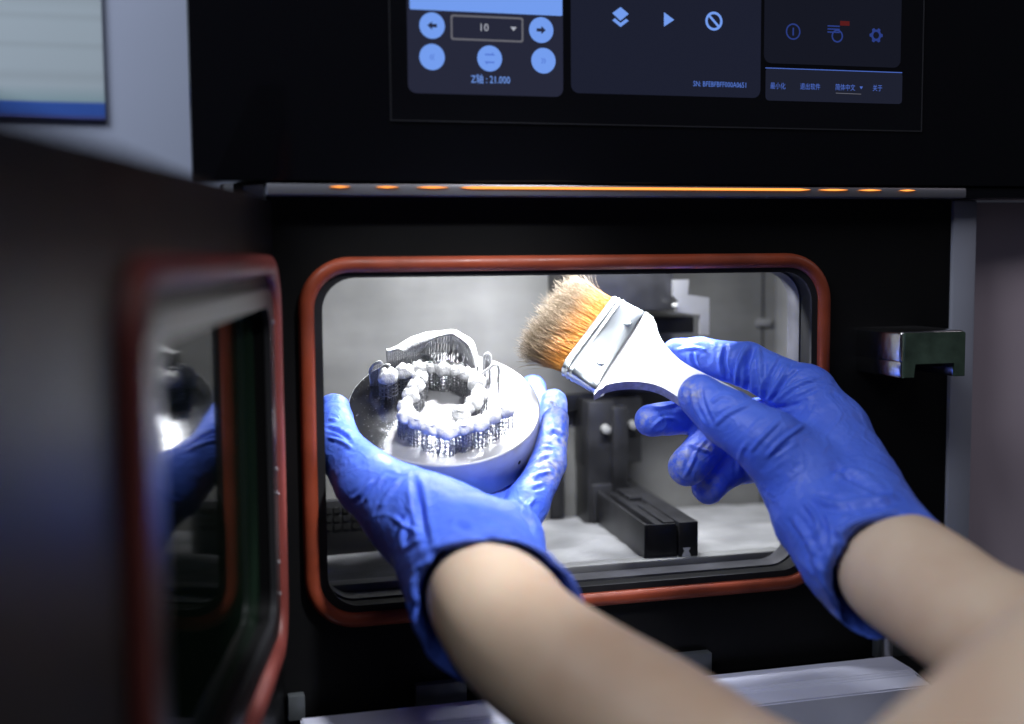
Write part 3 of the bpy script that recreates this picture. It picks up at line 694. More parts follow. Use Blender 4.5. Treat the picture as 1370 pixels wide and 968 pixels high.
# ================================================================== paint brush
def plane3(a, b_, c):
    A, B, C_ = P(*a), P(*b_), P(*c); nn = _n(np.cross(B - A, C_ - A)); nn = nn if np.dot(nn, CAM - A) > 0 else -nn
    return A, nn
BA, BN = plane3((752, 497, 0.643), (824, 401, 0.672), (930, 522, 0.628))
def onB(px, py, off=0.0):
    r = ray(px, py); t = np.dot(BA + BN * off - CAM, BN) / np.dot(r, BN); return CAM + r * t
BO = onB(827, 472); e1 = _n(onB(788, 449) - onB(827, 472)); e2 = np.cross(BN, e1)     # e1 towards the bristles
BMX = Matrix(((e1[0], e2[0], BN[0], BO[0]), (e1[1], e2[1], BN[1], BO[1]), (e1[2], e2[2], BN[2], BO[2]), (0, 0, 0, 1)))
def bl(px, py): q = onB(px, py) - BO; return np.dot(q, e1), np.dot(q, e2)
BR = empty('paint_brush', 'flat white-handled paint brush with dusty orange bristles held in right glove', 'brush', BMX)
HANDLE = mat('white_lacquer', (0.74, 0.75, 0.79), 0.38, 0, 0.5, noise=(90, 0.07), coat=0.2)
HEDGE = mat('lilac_wood_edge', (0.55, 0.52, 0.60), 0.6, noise=(400, 0.2))
FERR = mat('tinned_ferrule', (0.70, 0.75, 0.79), 0.30, 1.0, noise=(35, 0.10), bump=(260, 0.2, 0.0004))
hp = [(862, 421), (870, 425), (876.5, 433), (880, 447), (886, 460), (896, 473), (910, 486), (926, 496), (944, 505), (990, 528), (1030, 556),
      (1018, 580), (975, 562), (935, 548), (914, 540), (900, 531), (885, 522.5), (870, 517.5), (852, 515), (832, 515.5), (815, 518.5), (806, 522), (797, 524)]
hl = [tuple(p) for p in catmull([bl(*p) for p in hp + hp[:1]], 3)[:-1]]
def slab(name, pts, z0, z1, m, parent, bev, m2=None):
    bm = bmesh.new(); A = [bm.verts.new((x, y, z1)) for x, y in pts]; B = [bm.verts.new((x, y, z0)) for x, y in pts]; k = len(pts)
    f0 = bm.faces.new(A); f1 = bm.faces.new(B[::-1])
    for i in range(k): bm.faces.new((A[i], B[i], B[(i + 1) % k], A[(i + 1) % k]))
    bmesh.ops.bevel(bm, geom=list(set(f0.edges) | set(f1.edges)), offset=bev, segments=3, affect='EDGES')
    bmesh.ops.recalc_face_normals(bm, faces=bm.faces[:])
    if m2:
        for f in bm.faces:
            if abs(f.normal.z) < 0.3: f.material_index = 1
    me = bpy.data.meshes.new(name); bm.to_mesh(me); bm.free(); me.materials.append(m)
    if m2: me.materials.append(m2)
    o = bpy.data.objects.new(name, me); link(o, parent); return autosmooth(o, 50)
slab('handle', hl, -0.0035, 0.0030, HANDLE, BR, 0.0009, HEDGE)
fb = [bl(752, 497), bl(824, 401)]; fh = [bl(797, 525), bl(864, 420)]
# ferrule: a flattened sleeve with pressed ridges near the bristles
def ferr_ring(t, grow, thick):
    a = np.array(fh[0]) * (1 - t) + np.array(fb[0]) * t; c = np.array(fh[1]) * (1 - t) + np.array(fb[1]) * t
    mid = (a + c) / 2; dv_ = (c - a) / 2; hw = np.linalg.norm(dv_) + grow; dv_ = dv_ / np.linalg.norm(dv_); out = []
    for k in range(40):
        th = 2 * math.pi * k / 40; cx = math.copysign(abs(math.cos(th)) ** 0.22, math.cos(th)); cz = math.copysign(abs(math.sin(th)) ** 0.8, math.sin(th))
        q = mid + dv_ * cx * hw; out.append((q[0], q[1], cz * thick - 0.0002))
    return out
bm = bmesh.new(); prev = None
secs = [(0.0, 0.0002, 0.0037), (0.03, 0.0004, 0.0042), (0.25, 0.0004, 0.0047), (0.66, 0.0004, 0.0056), (0.70, 0.0007, 0.0062), (0.74, 0.0007, 0.0062), (0.77, 0.0003, 0.0056), (0.81, 0.0003, 0.0057),
        (0.84, 0.0007, 0.0063), (0.88, 0.0007, 0.0063), (0.91, 0.0003, 0.0058), (0.96, 0.0004, 0.0060), (1.0, 0.0006, 0.0062)]
for t, gq, th in secs:
    rg_ = [bm.verts.new(p) for p in ferr_ring(t, gq, th)]
    if prev:
        for k in range(40): bm.faces.new((prev[k], prev[(k + 1) % 40], rg_[(k + 1) % 40], rg_[k]))
    prev = rg_
autosmooth(from_bm('ferrule', bm, FERR, BR), 35)
for q in ((840, 440), (803, 492)):
    x, y = bl(*q); bm = bmesh.new(); bmesh.ops.create_uvsphere(bm, u_segments=14, v_segments=8, radius=0.0022)
    for v in bm.verts: v.co = Vector((v.co.x * 1.2 + x, v.co.y * 0.8 + y, v.co.z * 0.35 + 0.0046))
    from_bm('rivet', bm, FERR, BR, True)
# bristles
HAIR = bpy.data.materials.new('bristle_hair'); HAIR.use_nodes = True
nt = HAIR.node_tree; b = nt.nodes['Principled BSDF']; N, L = nt.nodes.new, nt.links.new
at = N('ShaderNodeAttribute'); at.attribute_name = 'along'; rp = N('ShaderNodeValToRGB'); L(at.outputs['Fac'], rp.inputs[0])
cr = rp.color_ramp; cr.elements[0].position = 0.15; cr.elements[0].color = (0.68, 0.30, 0.055, 1); cr.elements[1].position = 1.0; cr.elements[1].color = (0.17, 0.135, 0.095, 1)
e_ = cr.elements.new(0.36); e_.color = (0.48, 0.245, 0.085, 1); e_ = cr.elements.new(0.62); e_.color = (0.25, 0.18, 0.11, 1)
L(rp.outputs[0], b.inputs['Base Color']); b.inputs['Roughness'].default_value = 0.5; b.inputs['Specular IOR Level'].default_value = 0.3
NS, SEG = 4600, 6
fb0, fb1 = np.array(fb[0]), np.array(fb[1]); mid = (fb0 + fb1) / 2; wv = (fb1 - fb0); WB = np.linalg.norm(wv); wv /= WB
ax2 = np.array([1.0, 0.0]); ax2 = np.array([-wv[1], wv[0]]); ax2 = ax2 if ax2[0] > 0 else -ax2
HV, HF, HA = [], [], []
for i in range(NS):
    s = RNG.uniform(-1, 1); z = RNG.uniform(-1, 1); z *= math.sqrt(max(0, 1 - s ** 6))
    edge = abs(s)
    ln = 0.0300 * (1 - 0.10 * s * s) * RNG.uniform(0.80, 1.05) + (0.003 if RNG.random() < 0.04 else 0)
    p = mid + wv * s * WB * 0.49; fan = s * 0.06 + RNG.normal(0, 0.045); fz = z * 0.10 + RNG.normal(0, 0.05)
    curl = RNG.normal(0, 0.11) * (3.0 if RNG.random() < 0.05 else 1) + (0.25 if s < -0.8 else 0) * RNG.random(); curz = RNG.normal(0, 0.11); ph = RNG.uniform(0, 6.28); amp = RNG.uniform(0, 0.0006)
    d = ax2 + wv * fan; base = len(HV); r0 = RNG.uniform(0.00010, 0.00020)
    for k in range(SEG + 1):
        t = k / SEG
        q = p + d * ln * t + wv * (curl * ln * t ** 2.5 + amp * t * math.sin(ph + 5 * t)); zz = z * 0.0050 + fz * ln * t + curz * ln * t ** 2.6 + amp * t * math.cos(ph + 4 * t)
        r_ = r0 * (1 - 0.5 * t)
        for a in range(3):
            th = 2 * math.pi * a / 3; HV.append((q[0] + wv[0] * r_ * math.cos(th), q[1] + wv[1] * r_ * math.cos(th), zz + r_ * math.sin(th))); HA.append(min(1, t * RNG.uniform(0.92, 1.08)))
    for k in range(SEG):
        for a in range(3):
            a0 = base + k * 3 + a; a1 = base + k * 3 + (a + 1) % 3; HF.append((a0, a1, a1 + 3, a0 + 3))
o = mesh('bristles', HV, HF, HAIR, BR, True); o['kind'] = 'stuff'
at_ = o.data.attributes.new('along', 'FLOAT', 'POINT'); at_.data.foreach_set('value', np.array(HA, dtype=np.float32))
# ================================================================== gloved hands and forearms
def smin(a, b_, k):
    h = np.clip(0.5 + 0.5 * (b_ - a) / k, 0, 1); return b_ * (1 - h) + a * h - k * h * (1 - h)
class Field:
    def __init__(s, lo, hi, vx):
        s.vx = vx; s.lo = np.array(lo); s.n = np.ceil((np.array(hi) - s.lo) / vx).astype(int) + 1
        ax_ = [s.lo[i] + vx * np.arange(s.n[i]) for i in range(3)]
        s.P = np.stack(np.meshgrid(*ax_, indexing='ij'), -1).astype(np.float32)
        s.D = np.full(s.n, 0.05, np.float32)
    def cone(s, a, b_, r1, r2):
        a = np.asarray(a, np.float32); b_ = np.asarray(b_, np.float32); ba = b_ - a
        mg = max(r1, r2) + 0.014
        i0 = np.clip(np.floor((np.minimum(a, b_) - mg - s.lo) / s.vx).astype(int), 0, s.n); i1 = np.clip(np.ceil((np.maximum(a, b_) + mg - s.lo) / s.vx).astype(int), 0, s.n)
        sl = tuple(slice(i0[k], i1[k]) for k in range(3))
        pa = s.P[sl] - a; t = np.clip((pa @ ba) / max(1e-12, float(ba @ ba)), 0, 1)
        return sl, np.linalg.norm(pa - t[..., None] * ba, axis=-1) - (r1 + (r2 - r1) * t)
    def box_(s, chain, mg):
        A = np.array([p for p, r in chain]); rm = max(r for p, r in chain) + mg
        i0 = np.clip(np.floor((A.min(0) - rm - s.lo) / s.vx).astype(int), 0, s.n); i1 = np.clip(np.ceil((A.max(0) + rm - s.lo) / s.vx).astype(int), 0, s.n)
        return i0, tuple(slice(i0[k], i1[k]) for k in range(3))
    def chain_field(s, chain, kin):
        i0, SB = s.box_(chain, 0.014); T = np.full([q.stop - q.start for q in SB], 0.05, np.float32)
        for (a, r1), (b_, r2) in zip(chain, chain[1:]):
            sl, d = s.cone(a, b_, r1, r2)
            ls = tuple(slice(sl[k].start - i0[k], sl[k].stop - i0[k]) for k in range(3))
            T[ls] = smin(T[ls], d, kin) if kin > 0 else np.minimum(T[ls], d)
        return SB, T
    def add(s, chain, k=0.004, kin=0.003):
        """a chain of (point, radius); the chain is blended in itself with kin and into the field with k"""
        SB, T = s.chain_field(chain, kin); s.D[SB] = smin(s.D[SB], T, k)
    def cut(s, chain, k=0.0008):
        SB, T = s.chain_field(chain, 0.002); s.D[SB] = -smin(-s.D[SB], T, k)
    def plane_cut(s, p, nrm, wob=None):
        d = (s.P - np.asarray(p, np.float32)) @ np.asarray(nrm, np.float32)
        if wob is not None:
            m_ = (np.abs(d) < 0.012) & (s.D < 0.004); d[m_] = d[m_] + wob(s.P[m_])
        s.D = -smin(-s.D, -d, 0.0006)
    def mesh(s):
        D = s.D; n = D.shape; ins = D < 0
        cs = [ins[i:n[0] - 1 + i, j:n[1] - 1 + j, k:n[2] - 1 + k] for i in (0, 1) for j in (0, 1) for k in (0, 1)]
        sm = sum(c.astype(np.int8) for c in cs); act = (sm > 0) & (sm < 8)
        idx = np.full(act.shape, -1, np.int64); I = np.argwhere(act); idx[act] = np.arange(len(I))
        acc = np.zeros((len(I), 3)); cnt = np.zeros(len(I))
        for a in ((0, 0, 0), (1, 0, 0), (0, 1, 0), (0, 0, 1), (1, 1, 0), (1, 0, 1), (0, 1, 1)):
            for axx in range(3):
                if a[axx]: continue
                b2 = list(a); b2[axx] = 1
                A = D[I[:, 0] + a[0], I[:, 1] + a[1], I[:, 2] + a[2]]; B = D[I[:, 0] + b2[0], I[:, 1] + b2[1], I[:, 2] + b2[2]]
                m_ = (A < 0) != (B < 0); t = np.where(m_, A / np.where(m_, A - B, 1), 0)
                q = np.array(a, float)[None] + np.zeros((len(I), 3)); q[:, axx] = t
                acc[m_] += q[m_]; cnt[m_] += 1
        V = s.lo + s.vx * (I + acc / np.maximum(cnt, 1)[:, None])
        FF = []
        for axx in range(3):
            o1, o2 = [(1, 2), (2, 0), (0, 1)][axx]
            sa = [slice(None)] * 3; sb = [slice(None)] * 3; sa[axx] = slice(0, n[axx] - 1); sb[axx] = slice(1, n[axx])
            A, B = ins[tuple(sa)], ins[tuple(sb)]; E2 = np.argwhere(A != B)
            E2 = E2[(E2[:, o1] > 0) & (E2[:, o2] > 0) & (E2[:, o1] < n[o1] - 1) & (E2[:, o2] < n[o2] - 1)]
            def cell(d1, d2):
                q = E2.copy(); q[:, o1] -= d1; q[:, o2] -= d2; return idx[q[:, 0], q[:, 1], q[:, 2]]
            q = np.stack([cell(1, 1), cell(0, 1), cell(0, 0), cell(1, 0)], 1)
            fl = ~A[E2[:, 0], E2[:, 1], E2[:, 2]]; q[fl] = q[fl][:, ::-1]
            FF.append(q)
        return V, np.concatenate(FF)
def smooth_mesh(V, Fq, it, lam=0.5):
    e = np.concatenate([Fq[:, [0, 1]], Fq[:, [1, 2]], Fq[:, [2, 3]], Fq[:, [3, 0]]]); e = np.concatenate([e, e[:, ::-1]])
    cnt = np.bincount(e[:, 0], minlength=len(V)).astype(float)
    for _ in range(it):
        S = np.stack([np.bincount(e[:, 0], weights=V[e[:, 1], k], minlength=len(V)) for k in range(3)], 1) / np.maximum(cnt, 1)[:, None]
        V = V + lam * (S - V)
    return V
def normals(V, Fq):
    fn = np.cross(V[Fq[:, 2]] - V[Fq[:, 0]], V[Fq[:, 3]] - V[Fq[:, 1]]); nn = np.zeros_like(V)
    for k in range(4): np.add.at(nn, Fq[:, k], fn)
    return nn / np.maximum(np.linalg.norm(nn, axis=1), 1e-12)[:, None]
def folds(V, N_, lines):
    """pressed folds of the glove film: each line is (points in picture, width mm, height mm); + ridge, - crease"""
    u, v, dep = pix(V); fac = np.clip(-np.sum(N_ * (V - CAM), 1) / np.linalg.norm(V - CAM, axis=1), 0, 1); fac = np.clip(fac * 2.2, 0, 1)
    D = np.zeros(len(V))
    for pts, wd, hg in lines:
        pts = [np.array(p, float) for p in catmull(pts, 4)] if len(pts) > 2 else [np.array(p, float) for p in pts]
        best = np.full(len(V), 1e9); along = np.zeros(len(V)); tot = len(pts) - 1
        for i in range(tot):
            a, b_ = pts[i], pts[i + 1]; ba = b_ - a; t = np.clip(((u - a[0]) * ba[0] + (v - a[1]) * ba[1]) / (ba @ ba + 1e-9), 0, 1)
            d = np.hypot(u - a[0] - t * ba[0], v - a[1] - t * ba[1]); m_ = d < best; best[m_] = d[m_]; along[m_] = (i + t[m_]) / tot
        x = best / (F / dep) / (wd * 0.00082); tap = np.clip(np.sin(np.pi * np.clip(along, 0.03, 0.97)) * 1.6, 0, 1)
        D += hg * 0.0018 * tap * (np.exp(-x * x) - 0.35 * np.exp(-((x - 1.9) / 0.9) ** 2))
    return D * fac

GLOVE = bpy.data.materials.new('blue_nitrile'); GLOVE.use_nodes = True
nt = GLOVE.node_tree; b = nt.nodes['Principled BSDF']; N, L = nt.nodes.new, nt.links.new
b.inputs['Roughness'].default_value = 0.46; b.inputs['Specular IOR Level'].default_value = 0.4
b.inputs['Subsurface Weight'].default_value = 0.12; b.inputs['Subsurface Radius'].default_value = (0.3, 0.5, 1.0); b.inputs['Subsurface Scale'].default_value = 0.002
tc = N('ShaderNodeTexCoord')
t1 = N('ShaderNodeTexNoise'); t1.inputs['Scale'].default_value = 60; t1.inputs['Detail'].default_value = 6; L(tc.outputs['Object'], t1.inputs[0])
rp = N('ShaderNodeValToRGB'); L(t1.outputs[0], rp.inputs[0]); rp.color_ramp.elements[0].position = 0.3; rp.color_ramp.elements[1].position = 0.72
rp.color_ramp.elements[0].color = (0.068, 0.148, 0.74, 1); rp.color_ramp.elements[1].color = (0.102, 0.200, 0.86, 1)
at = N('ShaderNodeAttribute'); at.attribute_name = 'dust'
t4 = N('ShaderNodeTexNoise'); t4.inputs['Scale'].default_value = 260; t4.inputs['Detail'].default_value = 5; L(tc.outputs['Object'], t4.inputs[0])
mr = N('ShaderNodeMapRange'); mr.inputs['From Min'].default_value = 0.38; mr.inputs['From Max'].default_value = 0.66; L(t4.outputs[0], mr.inputs[0])
ml = N('ShaderNodeMath'); ml.operation = 'MULTIPLY'; L(at.outputs['Fac'], ml.inputs[0]); L(mr.outputs[0], ml.inputs[1])
mx_ = N('ShaderNodeMix'); mx_.data_type = 'RGBA'; L(ml.outputs[0], mx_.inputs['Factor']); L(rp.outputs[0], mx_.inputs['A']); mx_.inputs['B'].default_value = (0.50, 0.50, 0.52, 1)
L(mx_.outputs['Result'], b.inputs['Base Color'])
def ridged(scale, dist, seedoff):
    mpn = N('ShaderNodeMapping'); mpn.inputs['Location'].default_value = (seedoff, seedoff * 1.7, 0); L(tc.outputs['Object'], mpn.inputs[0])
    t_ = N('ShaderNodeTexNoise'); t_.inputs['Scale'].default_value = scale; t_.inputs['Detail'].default_value = 1.5; t_.inputs['Distortion'].default_value = dist; L(mpn.outputs[0], t_.inputs[0])
    s1_ = N('ShaderNodeMath'); s1_.operation = 'SUBTRACT'; s1_.inputs[1].default_value = 0.5; L(t_.outputs[0], s1_.inputs[0])
    s2_ = N('ShaderNodeMath'); s2_.operation = 'ABSOLUTE'; L(s1_.outputs[0], s2_.inputs[0])
    s3_ = N('ShaderNodeMapRange'); s3_.interpolation_type = 'SMOOTHSTEP'; s3_.inputs['From Min'].default_value = 0.0; s3_.inputs['From Max'].default_value = 0.075; s3_.inputs['To Min'].default_value = 1; s3_.inputs['To Max'].default_value = 0; L(s2_.outputs[0], s3_.inputs[0])
    return s3_.outputs[0]
ra, rb_ = ridged(34, 0.9, 0.0), ridged(75, 1.2, 3.1)
t2 = N('ShaderNodeTexNoise'); t2.inputs['Scale'].default_value = 150; t2.inputs['Detail'].default_value = 3; t2.inputs['Distortion'].default_value = 1.2; L(tc.outputs['Object'], t2.inputs[0])
h1 = N('ShaderNodeMath'); h1.operation = 'MULTIPLY_ADD'; h1.inputs[1].default_value = 0.55; L(ra, h1.inputs[0]); L(t2.outputs[0], h1.inputs[2])
h2 = N('ShaderNodeMath'); h2.operation = 'MULTIPLY_ADD'; h2.inputs[1].default_value = 0.28; L(rb_, h2.inputs[0]); L(h1.outputs[0], h2.inputs[2])
bp = N('ShaderNodeBump'); bp.inputs['Strength'].default_value = 0.42; bp.inputs['Distance'].default_value = 0.0011; L(h2.outputs[0], bp.inputs['Height'])
t5 = N('ShaderNodeTexNoise'); t5.inputs['Scale'].default_value = 2600; t5.inputs['Detail'].default_value = 2; L(tc.outputs['Object'], t5.inputs[0])
bp2 = N('ShaderNodeBump'); bp2.inputs['Strength'].default_value = 0.08; bp2.inputs['Distance'].default_value = 0.0003; L(t5.outputs[0], bp2.inputs['Height']); L(bp.outputs[0], bp2.inputs['Normal']); L(bp2.outputs[0], b.inputs['Normal'])

SKIN = bpy.data.materials.new('skin'); SKIN.use_nodes = True
nt = SKIN.node_tree; b = nt.nodes['Principled BSDF']; N, L = nt.nodes.new, nt.links.new
b.inputs['Roughness'].default_value = 0.5; b.inputs['Specular IOR Level'].default_value = 0.35
b.inputs['Subsurface Weight'].default_value = 0.25; b.inputs['Subsurface Radius'].default_value = (1.0, 0.4, 0.2); b.inputs['Subsurface Scale'].default_value = 0.003
tc = N('ShaderNodeTexCoord'); t1 = N('ShaderNodeTexNoise'); t1.inputs['Scale'].default_value = 22; t1.inputs['Detail'].default_value = 8; L(tc.outputs['Object'], t1.inputs[0])
rp = N('ShaderNodeValToRGB'); L(t1.outputs[0], rp.inputs[0]); rp.color_ramp.elements[0].position = 0.3; rp.color_ramp.elements[1].position = 0.7
rp.color_ramp.elements[0].color = (0.63, 0.435, 0.315, 1); rp.color_ramp.elements[1].color = (0.77, 0.60, 0.455, 1); L(rp.outputs[0], b.inputs['Base Color'])
t2 = N('ShaderNodeTexNoise'); t2.inputs['Scale'].default_value = 700; t2.inputs['Detail'].default_value = 4; L(tc.outputs['Object'], t2.inputs[0])
bp = N('ShaderNodeBump'); bp.inputs['Strength'].default_value = 0.15; bp.inputs['Distance'].default_value = 0.0006; L(t2.outputs[0], bp.inputs['Height']); L(bp.outputs[0], b.inputs['Normal'])

def ch(*pts): return [(P(x, y, d), r * 0.001) for x, y, d, r in pts]
def glove(name, build, lines, dust, parent, cuffp, cuffd, vx=0.00072, noise_amp=0.0009):
    pts = []
    lo, hi, fld = build(vx)
    V, Fq = fld.mesh()
    V = smooth_mesh(V, Fq, 4)
    N_ = normals(V, Fq)
    q = V * np.array([70, 70, 70]); nz_ = vnoise(q + 2.5 * vnoise(V * 40, 11)[:, None], 21) - 0.5
    q2 = V * 190; nz2 = np.abs(vnoise(q2 + 1.5 * vnoise(V * 90, 12)[:, None], 22) - 0.5)
    V = V + N_ * (noise_amp * nz_ - noise_amp * 0.6 * nz2)[:, None]
    N_ = normals(V, Fq)
    s_ = (V - cuffp) @ cuffd; wgt = np.clip((s_ + 0.040) / 0.034, 0, 1) ** 1.3          # the loose cuff: lengthwise pleats, growing to the rim
    rel = V - cuffp - s_[:, None] * cuffd; ex = _n(np.cross(cuffd, [0, 0, 1.0])); ey = np.cross(cuffd, ex); an = np.arctan2(rel @ ey, rel @ ex)
    q = np.stack([np.cos(an) * 2.6, np.sin(an) * 2.6, s_ * 38], -1)
    pl = vnoise(q + 7, 41) - 0.5 + 0.6 * (np.abs(vnoise(q * 2.3 + 3, 42) - 0.5) - 0.2)
    radial = rel / np.maximum(np.linalg.norm(rel, axis=1), 1e-6)[:, None]
    V = V + radial * (0.0042 * wgt * pl)[:, None]
    N_ = normals(V, Fq)
    V = V + N_ * folds(V, N_, lines)[:, None]
    V = smooth_mesh(V, Fq, 1, 0.35)
    me = bpy.data.meshes.new(name); me.from_pydata(V.tolist(), [], Fq.tolist()); me.update()
    u, v, dep = pix(V); dm = np.zeros(len(V), np.float32)
    for x, y, r in dust: dm = np.maximum(dm, np.exp(-((u - x) ** 2 + (v - y) ** 2) / r ** 2))
    a_ = me.attributes.new('dust', 'FLOAT', 'POINT'); a_.data.foreach_set('value', dm.astype(np.float32))
    return fin(name, me, GLOVE, parent, True)
def arm(name, chain, parent, nseg=40, k=10):
    pts = catmull([np.append(P(x, y, d), [ra * 0.001, rb * 0.001]) for x, y, d, ra, rb in chain], k)
    V, Fc = [], []; prevu = None
    for i, q in enumerate(pts):
        c = q[:3]; t = _n(pts[min(i + 1, len(pts) - 1)][:3] - pts[max(i - 1, 0)][:3])
        vd = _n(c - CAM); u = _n(np.cross(t, vd)); vv = np.cross(u, t)
        for j in range(nseg):
            a = 2 * math.pi * j / nseg
            w_ = 1 + 0.05 * (float(vnoise(np.array([[math.cos(a) * 1.4 + 5, math.sin(a) * 1.4 + 9, i * 0.09]]), 51)[0]) - 0.5)
            V.append(c + u * math.cos(a) * q[3] * w_ + vv * math.sin(a) * q[4] * w_)
    m_ = len(pts)
    for i in range(m_ - 1):
        for j in range(nseg): Fc.append((i * nseg + j, i * nseg + (j + 1) % nseg, (i + 1) * nseg + (j + 1) % nseg, (i + 1) * nseg + j))
    Fc.append(tuple(range(nseg))[::-1]); Fc.append(tuple((m_ - 1) * nseg + j for j in range(nseg)))
    bm = bmesh.new(); vs = [bm.verts.new(v) for v in V]
    for f in Fc: bm.faces.new([vs[i] for i in f])
    return from_bm(name, bm, SKIN, parent, True)

PE = empty('person', 'bare forearms in blue gloves reaching into the chamber with plate and brush', 'person')

def bounds(chs, m_=0.02):
    A = np.array([p for c in chs for p, r in c]); return A.min(0) - m_, A.max(0) + m_
# ---- left hand (under the plate)
def left(vx):
    palm1 = ch((548, 690, .585, 20), (600, 705, .575, 21), (672, 722, .570, 17.5))
    palm2 = ch((575, 715, .575, 22), (628, 775, .545, 27))
    palm3 = ch((680, 725, .572, 16), (672, 775, .548, 21))
    slab1 = ch((600, 690, .60, 15), (640, 690, .62, 13), (665, 690, .625, 13))
    slab2 = ch((560, 670, .60, 15), (600, 660, .65, 12))
    thumb = ch((560, 690, .58, 20), (492, 646, .592, 16), (456, 600, .618, 12.2), (448, 550, .640, 9.4))
    little = ch((684, 710, .60, 12.5), (706, 672, .612, 10.5), (733, 622, .628, 9.0), (743, 562, .645, 7.2))
    ring_ = ch((668, 690, .625, 11), (712, 640, .645, 10), (738, 580, .665, 8.8), (741, 538, .680, 7.6))
    midd = ch((640, 680, .64, 11), (690, 620, .685, 10), (722, 560, .71, 8.5), (712, 520, .72, 8))
    index = ch((600, 680, .64, 11), (620, 620, .70, 10), (630, 585, .725, 8))
    cuff = ch((625, 765, .552, 27), (655, 815, .515, 33), (684, 858, .482, 39.6))
    cav = ch((638, 789, .537, 24), (657, 818, .513, 31.4), (690, 868, .47, 39.6), (712, 905, .45, 46))
    chs = [palm1, palm2, palm3, slab1, thumb, little, ring_, midd, index, cuff]
    lo, hi = bounds(chs, 0.045); f = Field(lo, hi, vx)
    f.add(palm1, 0.004); f.add(palm2, 0.008); f.add(palm3, 0.008); f.add(slab1, 0.006); f.add(slab2, 0.006)
    f.add(thumb, 0.009); f.add(index, 0.002); f.add(midd, 0.002); f.add(ring_, 0.0018); f.add(little, 0.0022)
    f.add(cuff, 0.010)
    f.cut(cav)
    axd = _n(P(690, 868, .47) - P(640, 792, .535))
    f.plane_cut(P(657, 816, .514) + axd * 0.002, _n(axd - 0.38 * (R @ np.array([1., 0, 0]))), lambda p: 0.007 * (vnoise(p * 40, 31) - 0.5).astype(np.float32))
    # the plate presses a flat seat into the palm
    pb = pc - pn * TH
    T = np.maximum((f.P - pc.astype(np.float32)) @ pn.astype(np.float32), -TH - ((f.P - pc.astype(np.float32)) @ pn.astype(np.float32)))
    rel = f.P - pc.astype(np.float32); hgt = rel @ pn.astype(np.float32); rad = np.sqrt(np.maximum(0, (rel ** 2).sum(-1) - hgt ** 2))
    cylsdf = np.maximum(rad - RAD - 0.0002, np.maximum(hgt - 0.0002, -TH - 0.0002 - hgt))
    f.D = np.maximum(f.D, -cylsdf)
    return lo, hi, f
LL = [([(555, 640), (560, 670), (566, 705), (572, 735)], 2.2, -1.3), ([(500, 640), (482, 660), (470, 668)], 1.2, 0.7), ([(515, 636), (500, 655), (488, 672)], 1.2, 0.6),
      ([(535, 640), (520, 660), (508, 680)], 1.2, 0.6), ([(545, 690), (540, 712), (536, 735)], 1.5, 1.0), ([(525, 690), (545, 705), (560, 712)], 1.2, 0.8),
      ([(540, 735), (556, 725), (574, 718)], 1.2, 0.8), ([(575, 740), (605, 733), (640, 730)], 1.5, -0.9), ([(575, 757), (620, 742), (655, 733), (690, 742)], 1.6, 0.9),
      ([(600, 700), (640, 712), (668, 730), (690, 748)], 2.0, -0.9), ([(545, 770), (570, 752), (600, 745)], 1.4, 0.7), ([(640, 690), (665, 700), (690, 720)], 1.8, 0.8),
      ([(436, 572), (455, 578), (470, 590)], 1.0, -0.8), ([(438, 585), (455, 590), (472, 600)], 1.0, 0.7), ([(440, 560), (452, 562)], 0.9, 0.5),
      ([(740, 600), (728, 598), (722, 605)], 1.0, 0.7), ([(736, 612), (726, 614), (720, 620)], 1.0, -0.7), ([(752, 585), (742, 578), (735, 585)], 1.1, -0.6),
      ([(738, 630), (722, 634), (712, 640)], 1.1, 0.8), ([(728, 650), (712, 655)], 1.1, -0.7), ([(715, 665), (705, 680), (712, 695)], 1.4, 0.9), ([(690, 670), (705, 690), (714, 715)], 1.4, -0.9),
      ([(735, 535), (742, 540), (738, 552)], 1.0, 0.5), ([(600, 745), (585, 770), (575, 790)], 2.0, 0.8), ([(560, 760), (552, 785), (560, 815)], 2.0, 0.9)]
arml = arm('arm', [(632, 778, .545, 20, 20), (655, 803, .517, 26.2, 26), (699, 859, .488, 26.6, 25.5), (772, 916, .462, 27.3, 27), (870, 985, .445, 30, 29), (980, 1075, .42, 33, 32),
                   (1100, 1150, .38, 36, 35), (1225, 1145, .345, 34, 36), (1350, 1055, .33, 34, 40), (1480, 975, .33, 38, 44), (1640, 900, .33, 42, 46)], PE)
arml['label'] = 'left forearm bent at the elbow, bottom foreground'
glove('glove', left, LL, [(745, 590, 26), (735, 625, 22), (742, 535, 18), (455, 525, 12), (745, 570, 22)], arml, P(657, 816, .514), _n(P(690, 868, .47) - P(640, 792, .535)))['label'] = 'blue nitrile glove supporting the plate'
